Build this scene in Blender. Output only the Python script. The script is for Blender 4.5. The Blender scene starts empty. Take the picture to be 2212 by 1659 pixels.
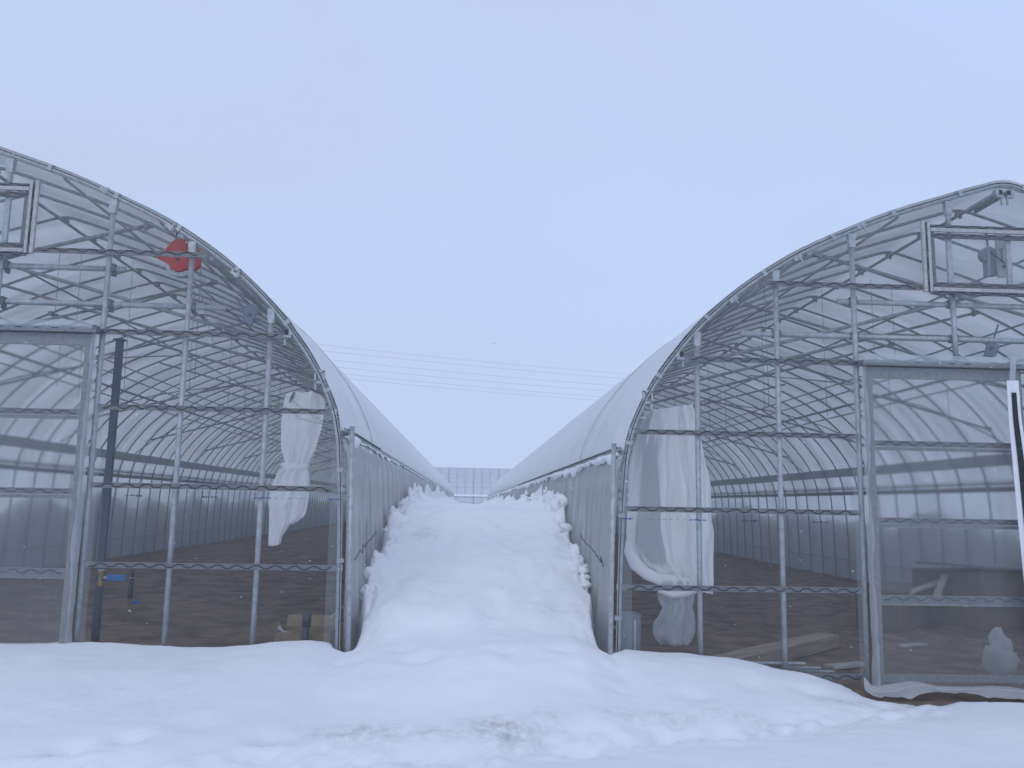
import bpy, math, random
import numpy as np
from mathutils import Vector, Matrix

# ------------------------------------------------------------------ camera
scn = bpy.context.scene
C = scn.collection
EYE = 1.53                      # lens height above the soil of the right-hand house, m
F, CX, CY = 1840.5, 1106.0, 829.5          # photo measured on a 2212 x 1659 grid
YAW, TILT, ROLL = 0.04737, 0.14018, 0.01832
_cy, _sy, _ct, _st = math.cos(YAW), math.sin(YAW), math.cos(TILT), math.sin(TILT)
FWD = np.array([_sy*_ct, _cy*_ct, _st]); _r = np.array([_cy, -_sy, 0.0]); _u = np.cross(_r, FWD)
RGT = math.cos(ROLL)*_r + math.sin(ROLL)*_u
UPV = -math.sin(ROLL)*_r + math.cos(ROLL)*_u
cam_d = bpy.data.cameras.new('camera'); cam = bpy.data.objects.new('camera', cam_d); C.objects.link(cam)
cam_d.sensor_width = 36.0; cam_d.lens = 36.0*F/2212.0; cam_d.clip_start = 0.05; cam_d.clip_end = 3000
M = Matrix.Identity(4)
for i in range(3):
    M[i][0], M[i][1], M[i][2] = RGT[i], UPV[i], -FWD[i]
M[2][3] = EYE
cam.matrix_world = M
scn.camera = cam

# ------------------------------------------------------------------ sky, sun, exposure
world = bpy.data.worlds.new('World'); scn.world = world; world.use_nodes = True
nt = world.node_tree; nt.nodes.clear()
def wn(t, **k):
    n = nt.nodes.new(t)
    for a, b in k.items(): setattr(n, a, b)
    return n
SUN_EL, SUN_AZ = math.radians(38), math.radians(200)
sky = wn('ShaderNodeTexSky', sky_type='NISHITA', sun_disc=False, sun_elevation=SUN_EL, sun_rotation=SUN_AZ)
tc = wn('ShaderNodeTexCoord'); mp = wn('ShaderNodeMapping'); mp.inputs['Scale'].default_value = (1.0, 1.0, 2.2)
nz = wn('ShaderNodeTexNoise'); nz.inputs['Scale'].default_value = 1.15; nz.inputs['Detail'].default_value = 5.0; nz.inputs['Distortion'].default_value = 0.6; nz.inputs['Roughness'].default_value = 0.5
rp = wn('ShaderNodeValToRGB')
rp.color_ramp.elements[0].position = 0.33; rp.color_ramp.elements[0].color = (5.45, 6.2, 8.2, 1)
rp.color_ramp.elements[1].position = 0.66; rp.color_ramp.elements[1].color = (5.6, 7.05, 10.1, 1)
mx = wn('ShaderNodeMix', data_type='RGBA'); mx.inputs[0].default_value = 0.93
bg = wn('ShaderNodeBackground'); bg.inputs['Strength'].default_value = 0.1
wo = wn('ShaderNodeOutputWorld')
L = nt.links.new
L(tc.outputs['Generated'], mp.inputs['Vector']); L(mp.outputs[0], nz.inputs['Vector']); L(nz.outputs[0], rp.inputs[0])
L(sky.outputs[0], mx.inputs[6]); L(rp.outputs[0], mx.inputs[7]); L(mx.outputs[2], bg.inputs[0]); L(bg.outputs[0], wo.inputs[0])
sd = bpy.data.lights.new('sun', 'SUN'); sd.energy = 0.5; sd.angle = math.radians(45); sd.color = (1.0, 0.96, 0.92)
sun = bpy.data.objects.new('sun', sd); C.objects.link(sun)
_d = Vector((math.sin(SUN_AZ)*math.cos(SUN_EL), math.cos(SUN_AZ)*math.cos(SUN_EL), math.sin(SUN_EL)))
sun.rotation_euler = _d.to_track_quat('Z', 'Y').to_euler(); sun.location = (0, -20, 30)
vs = scn.view_settings
vs.view_transform = 'Standard'; vs.look = 'None'; vs.exposure = 0.0; vs.gamma = 1.0; vs.use_curve_mapping = False
cy = scn.cycles
cy.max_bounces = 8; cy.diffuse_bounces = 4; cy.glossy_bounces = 2; cy.transmission_bounces = 8
cy.transparent_max_bounces = 24; cy.volume_bounces = 2; cy.use_denoising = True
cy.sample_clamp_indirect = 6.0

# ------------------------------------------------------------------ pixel -> place
def ray(x, y):
    return RGT*(x-CX)/F + UPV*(CY-y)/F + FWD
def at_y(x, y, Y):               # on the plane at depth Y
    d = ray(x, y); p = d*(Y/d[1]); return Vector((p[0], p[1], p[2]+EYE))
def at_z(x, y, Z):               # on the level Z
    d = ray(x, y); p = d*((Z-EYE)/d[2]); return Vector((p[0], p[1], p[2]+EYE))
def at_x(x, y, X):               # on a wall of constant X
    d = ray(x, y); p = d*(X/d[0]); return Vector((p[0], p[1], p[2]+EYE))

# ------------------------------------------------------------------ noise
def vnoise(x, y, seed=0):
    x = np.asarray(x, float); y = np.asarray(y, float)
    xi = np.floor(x).astype(np.int64); yi = np.floor(y).astype(np.int64)
    fx = x-xi; fy = y-yi; fx = fx*fx*(3-2*fx); fy = fy*fy*(3-2*fy)
    def h(a, b):
        n = (a*374761393 + b*668265263 + seed*1442695041) & 0xffffffff
        n = ((n ^ (n >> 13))*1274126177) & 0xffffffff
        return ((n ^ (n >> 16)) & 0xffffff)/float(0xffffff)
    return (h(xi, yi)*(1-fx)+h(xi+1, yi)*fx)*(1-fy) + (h(xi, yi+1)*(1-fx)+h(xi+1, yi+1)*fx)*fy - 0.5
def fbm(x, y, o=4, seed=0, g=0.5):
    s = 0; a = 1.0
    for k in range(o):
        s = s + a*vnoise(x*2**k+17.3*k, y*2**k-9.1*k, seed+k); a *= g
    return s
def sstep(a, b, x):
    t = np.clip((x-a)/(b-a), 0, 1); return t*t*(3-2*t)

# ------------------------------------------------------------------ materials
def newmat(name):
    m = bpy.data.materials.new(name); m.use_nodes = True; m.node_tree.nodes.clear()
    t = m.node_tree; o = t.nodes.new('ShaderNodeOutputMaterial')
    return m, t, o
def N(t, typ, **k):
    n = t.nodes.new(typ)
    for a, b in k.items():
        if a.startswith('i_'): n.inputs[a[2:].replace('_', ' ')].default_value = b
        else: setattr(n, a, b)
    return n
def noise_mix(t, c1, c2, scale, detail=4, lo=0.35, hi=0.65, stretch=None, coord='Object'):
    tc = N(t, 'ShaderNodeTexCoord'); n = N(t, 'ShaderNodeTexNoise', i_Scale=scale, i_Detail=detail)
    v = tc.outputs[coord]
    if stretch:
        mp = N(t, 'ShaderNodeMapping'); mp.inputs['Scale'].default_value = stretch
        t.links.new(v, mp.inputs[0]); v = mp.outputs[0]
    t.links.new(v, n.inputs['Vector'])
    r = N(t, 'ShaderNodeValToRGB')
    r.color_ramp.elements[0].position = lo; r.color_ramp.elements[0].color = (*c1, 1)
    r.color_ramp.elements[1].position = hi; r.color_ramp.elements[1].color = (*c2, 1)
    t.links.new(n.outputs[0], r.inputs[0])
    return r.outputs[0], n.outputs[0]
def solid(name, c1, c2=None, rough=0.6, metal=0.0, scale=12, bump=0.0, spec=0.4, stretch=None, bscale=None):
    m, t, o = newmat(name)
    p = N(t, 'ShaderNodeBsdfPrincipled', i_Roughness=rough, i_Metallic=metal)
    p.inputs['Specular IOR Level'].default_value = spec
    col, fac = noise_mix(t, c1, c2 or tuple(x*0.75 for x in c1), scale, stretch=stretch)
    t.links.new(col, p.inputs['Base Color'])
    if bump:
        tc = N(t, 'ShaderNodeTexCoord'); nn = N(t, 'ShaderNodeTexNoise', i_Scale=bscale or scale*3, i_Detail=5)
        t.links.new(tc.outputs['Object'], nn.inputs['Vector'])
        b = N(t, 'ShaderNodeBump', i_Strength=bump, i_Distance=0.02)
        t.links.new(nn.outputs[0], b.inputs['Height']); t.links.new(b.outputs[0], p.inputs['Normal'])
    t.links.new(p.outputs[0], o.inputs[0])
    return m
def film(name, transp, transl, col0=None, blur=0.0, col=(0.9, 0.92, 0.95), gloss=0.7, rough=0.12, frost=None, bump=0.15, bscale=3.0, stretch=None, tcol=(0.97, 0.975, 0.98)):
    """thin plastic sheet: part clear, part milky (lit through), part white scatter, sheen on top"""
    m, t, o = newmat(name)
    if blur: tr = N(t, 'ShaderNodeBsdfRefraction', i_IOR=1.05, i_Roughness=blur)
    else: tr = N(t, 'ShaderNodeBsdfTransparent')
    tr.inputs[0].default_value = (*tcol, 1)
    tl = N(t, 'ShaderNodeBsdfTranslucent'); tl.inputs[0].default_value = (*col, 1)
    df = N(t, 'ShaderNodeBsdfDiffuse'); df.inputs[0].default_value = (*col, 1)
    m1 = N(t, 'ShaderNodeMixShader'); m1.inputs[0].default_value = transl
    t.links.new(df.outputs[0], m1.inputs[1]); t.links.new(tl.outputs[0], m1.inputs[2])
    m2 = N(t, 'ShaderNodeMixShader'); m2.inputs[0].default_value = transp
    t.links.new(m1.outputs[0], m2.inputs[1]); t.links.new(tr.outputs[0], m2.inputs[2])
    if frost:                     # (scale, stretch, transl lo, transl hi, transp lo, transp hi)
        tc = N(t, 'ShaderNodeTexCoord'); mp = N(t, 'ShaderNodeMapping'); mp.inputs['Scale'].default_value = frost[1]
        nn = N(t, 'ShaderNodeTexNoise', i_Scale=frost[0], i_Detail=6.0, i_Roughness=0.6)
        t.links.new(tc.outputs['Object'], mp.inputs[0]); t.links.new(mp.outputs[0], nn.inputs['Vector'])
        a = N(t, 'ShaderNodeMapRange'); a.inputs[1].default_value = 0.35; a.inputs[2].default_value = 0.65
        a.inputs[3].default_value = frost[2]; a.inputs[4].default_value = frost[3]
        b = N(t, 'ShaderNodeMapRange'); b.inputs[1].default_value = 0.35; b.inputs[2].default_value = 0.65
        b.inputs[3].default_value = frost[4]; b.inputs[4].default_value = frost[5]
        t.links.new(nn.outputs[0], a.inputs[0]); t.links.new(nn.outputs[0], b.inputs[0])
        t.links.new(a.outputs[0], m1.inputs[0]); t.links.new(b.outputs[0], m2.inputs[0])
    out = m2
    if gloss > 0:
        gl = N(t, 'ShaderNodeBsdfGlossy', i_Roughness=rough)
        fr = N(t, 'ShaderNodeFresnel', i_IOR=1.45)      # a thin sheet reflects alike from both faces
        ge = N(t, 'ShaderNodeNewGeometry'); ior = N(t, 'ShaderNodeMapRange')
        ior.inputs[3].default_value = 1.45; ior.inputs[4].default_value = 1/1.45
        t.links.new(ge.outputs['Backfacing'], ior.inputs[0]); t.links.new(ior.outputs[0], fr.inputs['IOR'])
        mu = N(t, 'ShaderNodeMath', operation='MULTIPLY'); mu.inputs[1].default_value = gloss
        t.links.new(fr.outputs[0], mu.inputs[0])
        m3 = N(t, 'ShaderNodeMixShader'); t.links.new(mu.outputs[0], m3.inputs[0])
        t.links.new(m2.outputs[0], m3.inputs[1]); t.links.new(gl.outputs[0], m3.inputs[2]); out = m3
        if bump:
            tc = N(t, 'ShaderNodeTexCoord'); mp = N(t, 'ShaderNodeMapping')
            if stretch: mp.inputs['Scale'].default_value = stretch
            nn = N(t, 'ShaderNodeTexNoise', i_Scale=bscale, i_Detail=3)
            t.links.new(tc.outputs['Object'], mp.inputs[0]); t.links.new(mp.outputs[0], nn.inputs['Vector'])
            bb = N(t, 'ShaderNodeBump', i_Strength=bump, i_Distance=0.05)
            t.links.new(nn.outputs[0], bb.inputs['Height'])
            t.links.new(bb.outputs[0], gl.inputs['Normal'])
    t.links.new(out.outputs[0], o.inputs[0])
    return m

MT = {}
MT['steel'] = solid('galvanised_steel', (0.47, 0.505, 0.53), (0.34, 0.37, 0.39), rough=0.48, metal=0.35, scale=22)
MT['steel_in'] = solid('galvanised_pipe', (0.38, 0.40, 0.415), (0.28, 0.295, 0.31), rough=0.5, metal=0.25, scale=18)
MT['rail'] = solid('aluminium_rail', (0.27, 0.278, 0.29), (0.20, 0.207, 0.218), rough=0.5, metal=0.3, scale=30)
MT['vent_rail'] = solid('pale_vent_rail', (0.48, 0.48, 0.475), (0.36, 0.36, 0.36), rough=0.5, metal=0.1, scale=30)
MT['dark_rail'] = solid('weathered_rail', (0.20, 0.21, 0.23), (0.14, 0.15, 0.17), rough=0.6, metal=0.2, scale=30)
MT['wire'] = solid('dark_spring_wire', (0.018, 0.020, 0.025), rough=0.5, scale=40)
MT['roof'] = film('roof_film', 0.02, 0.4, col=(0.95, 0.96, 0.97), gloss=1.0, rough=0.3, bump=0.35, bscale=3.0, stretch=(0.6, 2.5, 0.5),
                  frost=(1.1, (0.45, 2.6, 0.35), 0.30, 0.54, 0.01, 0.06))
MT['side'] = film('side_film', 0.28, 0.42, col=(0.62, 0.635, 0.65), gloss=0.6, rough=0.3,
                  frost=(1.6, (1.0, 1.0, 0.15), 0.40, 0.55, 0.22, 0.38))
MT['front'] = film('gable_film', 0.95, 0.35, col=(0.72, 0.76, 0.80), gloss=0.55, rough=0.06, bump=0.25, bscale=2.2,
                   frost=(1.3, (1.0, 1.0, 0.5), 0.3, 0.4, 0.975, 0.945))
MT['door'] = film('door_film', 0.8, 0.45, blur=0.2, col=(0.64, 0.67, 0.70), gloss=0.6, rough=0.10, bump=0.3, bscale=2.0,
                  frost=(1.1, (1.0, 1.0, 0.6), 0.4, 0.5, 0.88, 0.78))
MT['strip'] = film('film_overlap', 0.84, 0.4, col=(0.62, 0.66, 0.70), gloss=0.5, rough=0.1)
MT['ruffle'] = film('loose_film_edge', 0.50, 0.40, col=(0.70, 0.75, 0.80), gloss=0.6, rough=0.2)
MT['skirt'] = film('pale_film_skirt', 0.15, 0.35, col=(0.72, 0.73, 0.74), gloss=0.4, rough=0.25)
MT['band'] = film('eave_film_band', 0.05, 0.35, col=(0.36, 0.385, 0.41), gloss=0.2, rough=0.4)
MT['far'] = film('far_house_film', 0.38, 0.5, col=(0.74, 0.77, 0.82), gloss=0.3, rough=0.3)
MT['cloth'] = film('white_fleece', 0.02, 0.3, col=(0.93, 0.935, 0.94), gloss=0.0,
                   frost=(2.2, (1.0, 1.0, 0.2), 0.22, 0.38, 0.01, 0.03))
MT['cloth2'] = film('thin_grey_fleece', 0.16, 0.45, col=(0.66, 0.68, 0.71), gloss=0.0)
MT['strap'] = solid('white_webbing', (0.82, 0.83, 0.86), (0.74, 0.75, 0.79), rough=0.8, scale=20)
MT['black'] = solid('black_webbing', (0.018, 0.02, 0.028), rough=0.7, scale=20)
MT['red'] = solid('red_paint', (0.50, 0.035, 0.035), (0.40, 0.03, 0.032), rough=0.45, scale=7)
MT['grey_paint'] = solid('grey_blue_paint', (0.24, 0.29, 0.36), (0.20, 0.25, 0.31), rough=0.5, scale=7)
MT['crate'] = solid('grey_crate_plastic', (0.19, 0.22, 0.25), (0.15, 0.175, 0.20), rough=0.5, scale=7)
MT['pvc'] = solid('dark_grey_pvc', (0.050, 0.060, 0.085), (0.040, 0.047, 0.068), rough=0.45, scale=6)
MT['post'] = solid('dark_painted_post', (0.075, 0.095, 0.13), (0.06, 0.075, 0.10), rough=0.55, scale=6)
MT['brass'] = solid('brass', (0.36, 0.25, 0.10), (0.28, 0.19, 0.08), rough=0.4, metal=0.6, scale=16)
MT['blue'] = solid('blue_plastic', (0.02, 0.16, 0.42), (0.02, 0.13, 0.36), rough=0.45, scale=10)
MT['card'] = solid('cardboard', (0.30, 0.235, 0.15), (0.25, 0.19, 0.12), rough=0.85, scale=14)
MT['bag'] = film('clear_plastic_bag', 0.45, 0.35, col=(0.8, 0.82, 0.85), gloss=0.9, rough=0.15)
MT['wood'] = solid('weathered_timber', (0.36, 0.29, 0.23), (0.24, 0.19, 0.15), rough=0.85, scale=3, stretch=(0.6, 9, 9), bump=0.3, bscale=20)
MT['ply'] = solid('brown_board', (0.20, 0.155, 0.12), (0.14, 0.11, 0.088), rough=0.85, scale=4, bump=0.2)
MT['pale_board'] = solid('pale_board', (0.42, 0.40, 0.37), (0.33, 0.31, 0.29), rough=0.8, scale=6)
MT['print'] = solid('blue_ink', (0.02, 0.05, 0.24), (0.03, 0.07, 0.26), rough=0.6, scale=30)
MT['print_grey'] = solid('grey_ink', (0.06, 0.08, 0.12), rough=0.6, scale=30)
MT['cable'] = solid('power_cable', (0.16, 0.17, 0.19), rough=0.7, scale=2)
MT['flake'] = solid('snowflake', (0.9, 0.91, 0.94), rough=0.9, scale=2)
MT['soil'] = solid('bare_soil', (0.245, 0.180, 0.140), (0.130, 0.097, 0.076), rough=0.95, scale=3.2, bump=0.9, bscale=26, spec=0.15)

def snow_material():
    m, t, o = newmat('snow')
    p = N(t, 'ShaderNodeBsdfPrincipled', i_Roughness=0.9); p.inputs['Specular IOR Level'].default_value = 0.15
    col, _ = noise_mix(t, (0.84, 0.85, 0.885), (0.90, 0.905, 0.93), 0.8, detail=5)
    tc = N(t, 'ShaderNodeTexCoord')
    at = N(t, 'ShaderNodeAttribute', attribute_name='dirt')
    n1 = N(t, 'ShaderNodeTexNoise', i_Scale=14.0, i_Detail=6.0, i_Roughness=0.7)
    t.links.new(tc.outputs['Object'], n1.inputs['Vector'])
    mr = N(t, 'ShaderNodeMapRange'); mr.inputs[1].default_value = 0.36; mr.inputs[2].default_value = 0.68
    t.links.new(n1.outputs[0], mr.inputs[0])
    mul = N(t, 'ShaderNodeMath', operation='MULTIPLY'); t.links.new(at.outputs['Fac'], mul.inputs[0]); t.links.new(mr.outputs[0], mul.inputs[1])
    mix = N(t, 'ShaderNodeMix', data_type='RGBA'); t.links.new(mul.outputs[0], mix.inputs[0])
    t.links.new(col, mix.inputs[6]); mix.inputs[7].default_value = (0.20, 0.17, 0.14, 1)
    t.links.new(mix.outputs[2], p.inputs['Base Color'])
    nb = N(t, 'ShaderNodeTexNoise', i_Scale=34.0, i_Detail=5.0, i_Roughness=0.6); t.links.new(tc.outputs['Object'], nb.inputs['Vector'])
    b = N(t, 'ShaderNodeBump', i_Strength=0.45, i_Distance=0.014)
    nc = N(t, 'ShaderNodeTexNoise', i_Scale=150.0, i_Detail=3.0, i_Roughness=0.7); t.links.new(tc.outputs['Object'], nc.inputs['Vector'])
    b2 = N(t, 'ShaderNodeBump', i_Strength=0.35, i_Distance=0.004)
    t.links.new(nc.outputs[0], b2.inputs['Height'])
    t.links.new(nb.outputs[0], b.inputs['Height']); t.links.new(b2.outputs[0], b.inputs['Normal']); t.links.new(b.outputs[0], p.inputs['Normal'])
    t.links.new(p.outputs[0], o.inputs[0]); return m
MT['snow'] = snow_material()

# ------------------------------------------------------------------ mesh building
class MB:
    def __init__(s): s.v = []; s.f = []; s.sm = []
    def add(s, vs, fs, smooth=False):
        o = len(s.v); s.v += [tuple(p) for p in vs]; s.f += [tuple(i+o for i in q) for q in fs]; s.sm += [smooth]*len(fs); return s
    def box(s, c, size, rot=None):
        hx, hy, hz = size[0]/2, size[1]/2, size[2]/2
        vs = [Vector((a*hx, b*hy, d*hz)) for a in (-1, 1) for b in (-1, 1) for d in (-1, 1)]
        if rot is not None: vs = [rot @ p for p in vs]
        c = Vector(c); vs = [p+c for p in vs]
        return s.add(vs, [(0, 1, 3, 2), (4, 6, 7, 5), (0, 4, 5, 1), (2, 3, 7, 6), (0, 2, 6, 4), (1, 5, 7, 3)])
    def tube(s, path, r, n=8, cap=True, smooth=True, flat=None):
        P = [Vector(p) for p in path]; m = len(P); vs = []
        ref = None
        for i in range(m):
            t = (P[min(i+1, m-1)]-P[max(i-1, 0)]).normalized()
            if ref is None:
                ref = Vector((0, 0, 1)) if abs(t.z) < 0.9 else Vector((0, 1, 0))
            a = t.cross(ref).normalized(); b = a.cross(t).normalized(); ref = b
            rr = r[i] if isinstance(r, (list, tuple)) else r
            for k in range(n):
                an = 2*math.pi*k/n
                vs.append(P[i]+a*math.cos(an)*rr+b*math.sin(an)*rr*(flat or 1))
        fs = [(i*n+k, i*n+(k+1) % n, (i+1)*n+(k+1) % n, (i+1)*n+k) for i in range(m-1) for k in range(n)]
        s.add(vs, fs, smooth)
        if cap:
            o = len(s.v)-len(vs)
            s.f += [tuple(o+k for k in reversed(range(n))), tuple(o+(m-1)*n+k for k in range(n))]; s.sm += [False, False]
        return s
    def prism(s, poly, y0, y1):          # outline in x,z pushed along y
        n = len(poly); vs = [(p[0], y0, p[1]) for p in poly]+[(p[0], y1, p[1]) for p in poly]
        fs = [tuple(range(n)), tuple(reversed(range(n, 2*n)))]+[(i, i+n, (i+1) % n+n, (i+1) % n) for i in range(n)]
        return s.add(vs, fs)
    def grid(s, G, smooth=True, mask=None, wrap=False):    # G[i][j] points
        ni, nj = len(G), len(G[0]); vs = [p for row in G for p in row]; fs = []
        for i in range(ni-1):
            for j in range(nj if wrap else nj-1):
                if mask and not mask(i, j): continue
                k = (j+1) % nj
                fs.append((i*nj+j, i*nj+k, (i+1)*nj+k, (i+1)*nj+j))
        return s.add(vs, fs, smooth)
    def mesh(s, name, mat):
        me = bpy.data.meshes.new(name); me.from_pydata(s.v, [], s.f); me.update()
        me.polygons.foreach_set('use_smooth', s.sm)
        me.materials.append(MT[mat]); return me
    def build(s, name, mat, parent=None, loc=None):
        return link(name, s.mesh(name, mat), parent, loc)
def link(name, me, parent=None, loc=None):
    o = bpy.data.objects.new(name, me); C.objects.link(o)
    if parent is not None: o.parent = parent
    if loc is not None: o.location = loc
    return o
def empty(name, loc):
    o = bpy.data.objects.new(name, None); C.objects.link(o); o.location = loc; o.empty_display_size = 0.3; return o
def tag(o, label, cat, group=None, kind=None):
    o['label'] = label; o['category'] = cat
    if group: o['group'] = group
    if kind: o['kind'] = kind
    return o
def struct(o, kind='structure'): o['kind'] = kind; return o

# ------------------------------------------------------------------ where the houses stand
HW, LEN, BAY = 3.61, 56.21, 0.73
NB = int(round(LEN/BAY))
LX, LY, LZ = -1.10-HW, 7.50, 0.119          # left house: centre of its gable, at soil level
RX, RY, RZ = 1.3125+HW, 7.42, 0.0
L0, L1, R0, R1 = LX-HW, LX+HW, RX-HW, RX+HW
KEY = [(-.050, -0.35), (-.045, .3), (-.022, 1.2), (.018, 1.85), (.042, 2.02), (.09, 2.22), (.19, 2.455), (.325, 2.69), (.47, 2.885), (.575, 3.02), (.77, 3.23), (1.0, 3.44),
       (1.3, 3.66), (1.66, 3.88), (2.1, 4.09), (2.53, 4.27), (3.05, 4.445), (3.35, 4.54), (3.52, 4.59), (3.61, 4.60)]
def catmull(P, n):
    out = []
    for i in range(len(P)-1):
        p0 = P[max(i-1, 0)]; p1 = P[i]; p2 = P[i+1]; p3 = P[min(i+2, len(P)-1)]
        for k in range(n):
            t = k/n
            out.append(tuple(0.5*((2*b)+(-a+c)*t+(2*a-5*b+4*c-d)*t*t+(-a+3*b-3*c+d)*t**3) for a, b, c, d in zip(p0, p1, p2, p3)))
    out.append(P[-1]); return out
HALF = catmull(KEY, 3)                                   # (u, z) from the leg to the ridge
_hz = np.array([p[1] for p in HALF]); _hu = np.array([p[0] for p in HALF])
def u_of_z(z): return float(np.interp(z, _hz, _hu))
def z_of_u(u):
    u = min(u, 2*HW-u); return float(np.interp(u, _hu[3:], _hz[3:]))
FULL = [(-HW+u, z) for u, z in HALF]+[(HW-u, z) for u, z in reversed(HALF[:-1])]
def offset(prof, d):
    out = []
    for i, p in enumerate(prof):
        a = prof[max(i-1, 0)]; b = prof[min(i+1, len(prof)-1)]
        tx, tz = b[0]-a[0], b[1]-a[1]; l = math.hypot(tx, tz) or 1
        out.append((p[0]-tz/l*d, p[1]+tx/l*d))
    return out
BARS = [.125, .845, 1.51, 2.18, 2.84, 3.554]
POSTS = [.69, 1.42, 2.14, 3.07]
VENT = (2.785, 2*HW-2.785, 3.53, 4.15)
random.seed(4)

# ------------------------------------------------------------------ snow
def snow_height(X, Y):
    nb = fbm(X*0.55, Y*0.55, 3, 3)*0.05 + fbm(X*2.1, Y*2.1, 4, 11, .6)*0.024
    nb = nb*sstep(1.0, 3.0, Y+0*X+2)
    yp = np.interp(X, [-9, -2.6, 0, 1.6, 3.3, 3.85, 12], [4.15, 4.66, 5.15, 5.75, 6.45, 6.72, 6.78]) + fbm(X*1.3, X*0+2.7, 3, 5)*0.14
    road = 0.075 + 0.02*fbm(X*0.8, Y*0.8, 3, 21)
    yf = np.where(X < 0.15, LY, RY)-0.05
    # snow level along the foot of the gables (from the photo), houses and gap
    fx = [-8.2, -4.2, -3.6, -3.1, -2.7, -2.35, -2.0, -1.75, -1.5, -1.3, -1.12, -1.0, -.75, 0.2, 0.9, 1.2, 1.32, 1.5, 1.95, 2.3, 2.6, 2.9, 3.2, 3.45, 3.8, 12]
    fz = [.32, .325, .312, .342, .325, .305, .312, .335, .365, .37, .345, .29, .36, .44, .42, .30, .33, .32, .30, .272, .20, .155, .075, .0, -.12, -.2]
    zf = np.interp(X, fx, fz)
    t = np.clip((Y-yp)/np.maximum(yf-yp, 0.1), 0, 1.6)
    lip = sstep(0.0, 0.22, t)*0.22 + 0.78*sstep(0.0, 1.0, t)
    z = road + (zf-road)*lip
    z = z + nb*(0.35+0.65*sstep(0.1, 0.5, t))*(1-0.7*sstep(0.75, 1.0, t)*(Y < yf+0.2))
    # trodden strip
    d = Y-yp-0.10*np.sin(X*1.7)
    strip = np.exp(-(d/0.26)**2)*(1-sstep(3.3, 3.9, X))
    z = z - strip*0.035 + strip*(fbm(X*4.5, Y*6.0, 4, 31, .6)*0.055)
    z = z + 0.010*fbm(X*6.0, Y*6.0, 3, 35)*(Y < 9)
    # the drift between the houses
    ga = [7.3, 7.6, 8.2, 9.0, 9.7, 10.4, 11.2, 12, 14, 18, 22, 28, 64, 90]
    gz = [-1.11, -1.06, -.87, -.57, -.42, -.25, -.08, .0, .08, .15, .20, .24, .2, -1.0]
    ze = EYE + np.interp(Y, ga, gz)
    c = np.abs((X-0.14)/1.17)
    dip = (1-np.clip(c, 0, 1)**2)*np.interp(Y, [8, 11, 14, 22, 40], [0.0, .05, .14, .30, .33])
    zg = ze - dip + 0.10*fbm(X*1.3, Y*0.9, 4, 41) + 0.045*fbm(X*4.5, Y*3.6, 4, 44, .6)
    rim = sstep(0.72, 0.98, c)
    zg = zg + rim*(np.maximum(fbm(X*3.0, Y*1.3, 5, 51, .66), -0.22)*0.48)*sstep(8.3, 10.5, Y)
    zg = zg - rim*0.10*sstep(.08, .0, np.abs(vnoise(X*4, Y*1.6, 57)))
    # melted trench where the drift leaves the side films, widest at the front
    wl = np.interp(Y, [7.3, 7.7, 8.4, 9.5, 12], [.06, .08, .01, -.03, -.05]) + 0.05*fbm(Y*1.8, Y*0+3.0, 3, 61)
    gapl = X-L1-.085; gapr = R0-.085-X
    edge = sstep(0.0, 0.05, np.minimum(gapl, gapr)-wl)
    zg = np.where(Y < 60, (0.18+0.1*(Y > 9))*(1-edge) + zg*edge, zg)
    ing = (X > L1-0.02) & (X < R0+0.02)
    w = sstep(LY-0.25, LY+0.35, Y)
    z = np.where(ing & (Y > LY-0.3), z*(1-w)+zg*w, z)
    # drifts along the outer sides of both houses, and the fields beyond
    outl = X < L0; outr = X > R1
    dist = np.where(outl, L0-X, X-R1)
    bank = 0.42 + (0.93+0.45*fbm(X*0.4, Y*0.45, 3, 71)+0.32*fbm(X*2.0, Y*1.3, 4, 73))*np.exp(-(np.maximum(dist-1.0, 0)/1.4)**2)*sstep(7.6, 9.5, Y)*(1-sstep(60, 66, Y))
    bank = bank + np.where(outl, 0.16, 0.0)
    far = sstep(6.5, 8.0, Y)
    z = np.where((outl | outr), z*(1-far)+bank*far, z)
    z = np.where(Y > 63.9, 0.55+0.25*fbm(X*0.2, Y*0.2, 3, 81), z)
    z = np.where(Y < 2.5, 0.075+0.05*fbm(X*0.4, Y*0.4, 3, 91), z)
    # inside the houses it lies on bare soil: no snow
    inl = (X > L0-0.148) & (X < L1+0.085) & (Y > LY-0.048) & (Y < LY+LEN)
    inr = (X > R0-0.085) & (X < R1+0.148) & (Y > RY-0.048) & (Y < RY+LEN)
    z = np.where(inl | inr, -0.35, z)
    # bare patch in front of the right-hand door
    bare = sstep(3.25, 3.55, X+0.10*fbm(Y*3, X*3, 2, 95)+ (Y-7.0)*0.55)*(Y > yp+0.02)*(Y < RY)*(X < 9.5)
    z = np.where(bare > 0.5, -0.10, z)
    return z, strip
def on_snow(px, py):
    z = 0.15
    for _ in range(6):
        p = at_z(px, py, z); z = .5*z+.5*float(snow_height(np.array([p.x]), np.array([p.y]))[0][0])
        z = max(z, 0.0)
    return at_z(px, py, z)
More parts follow.
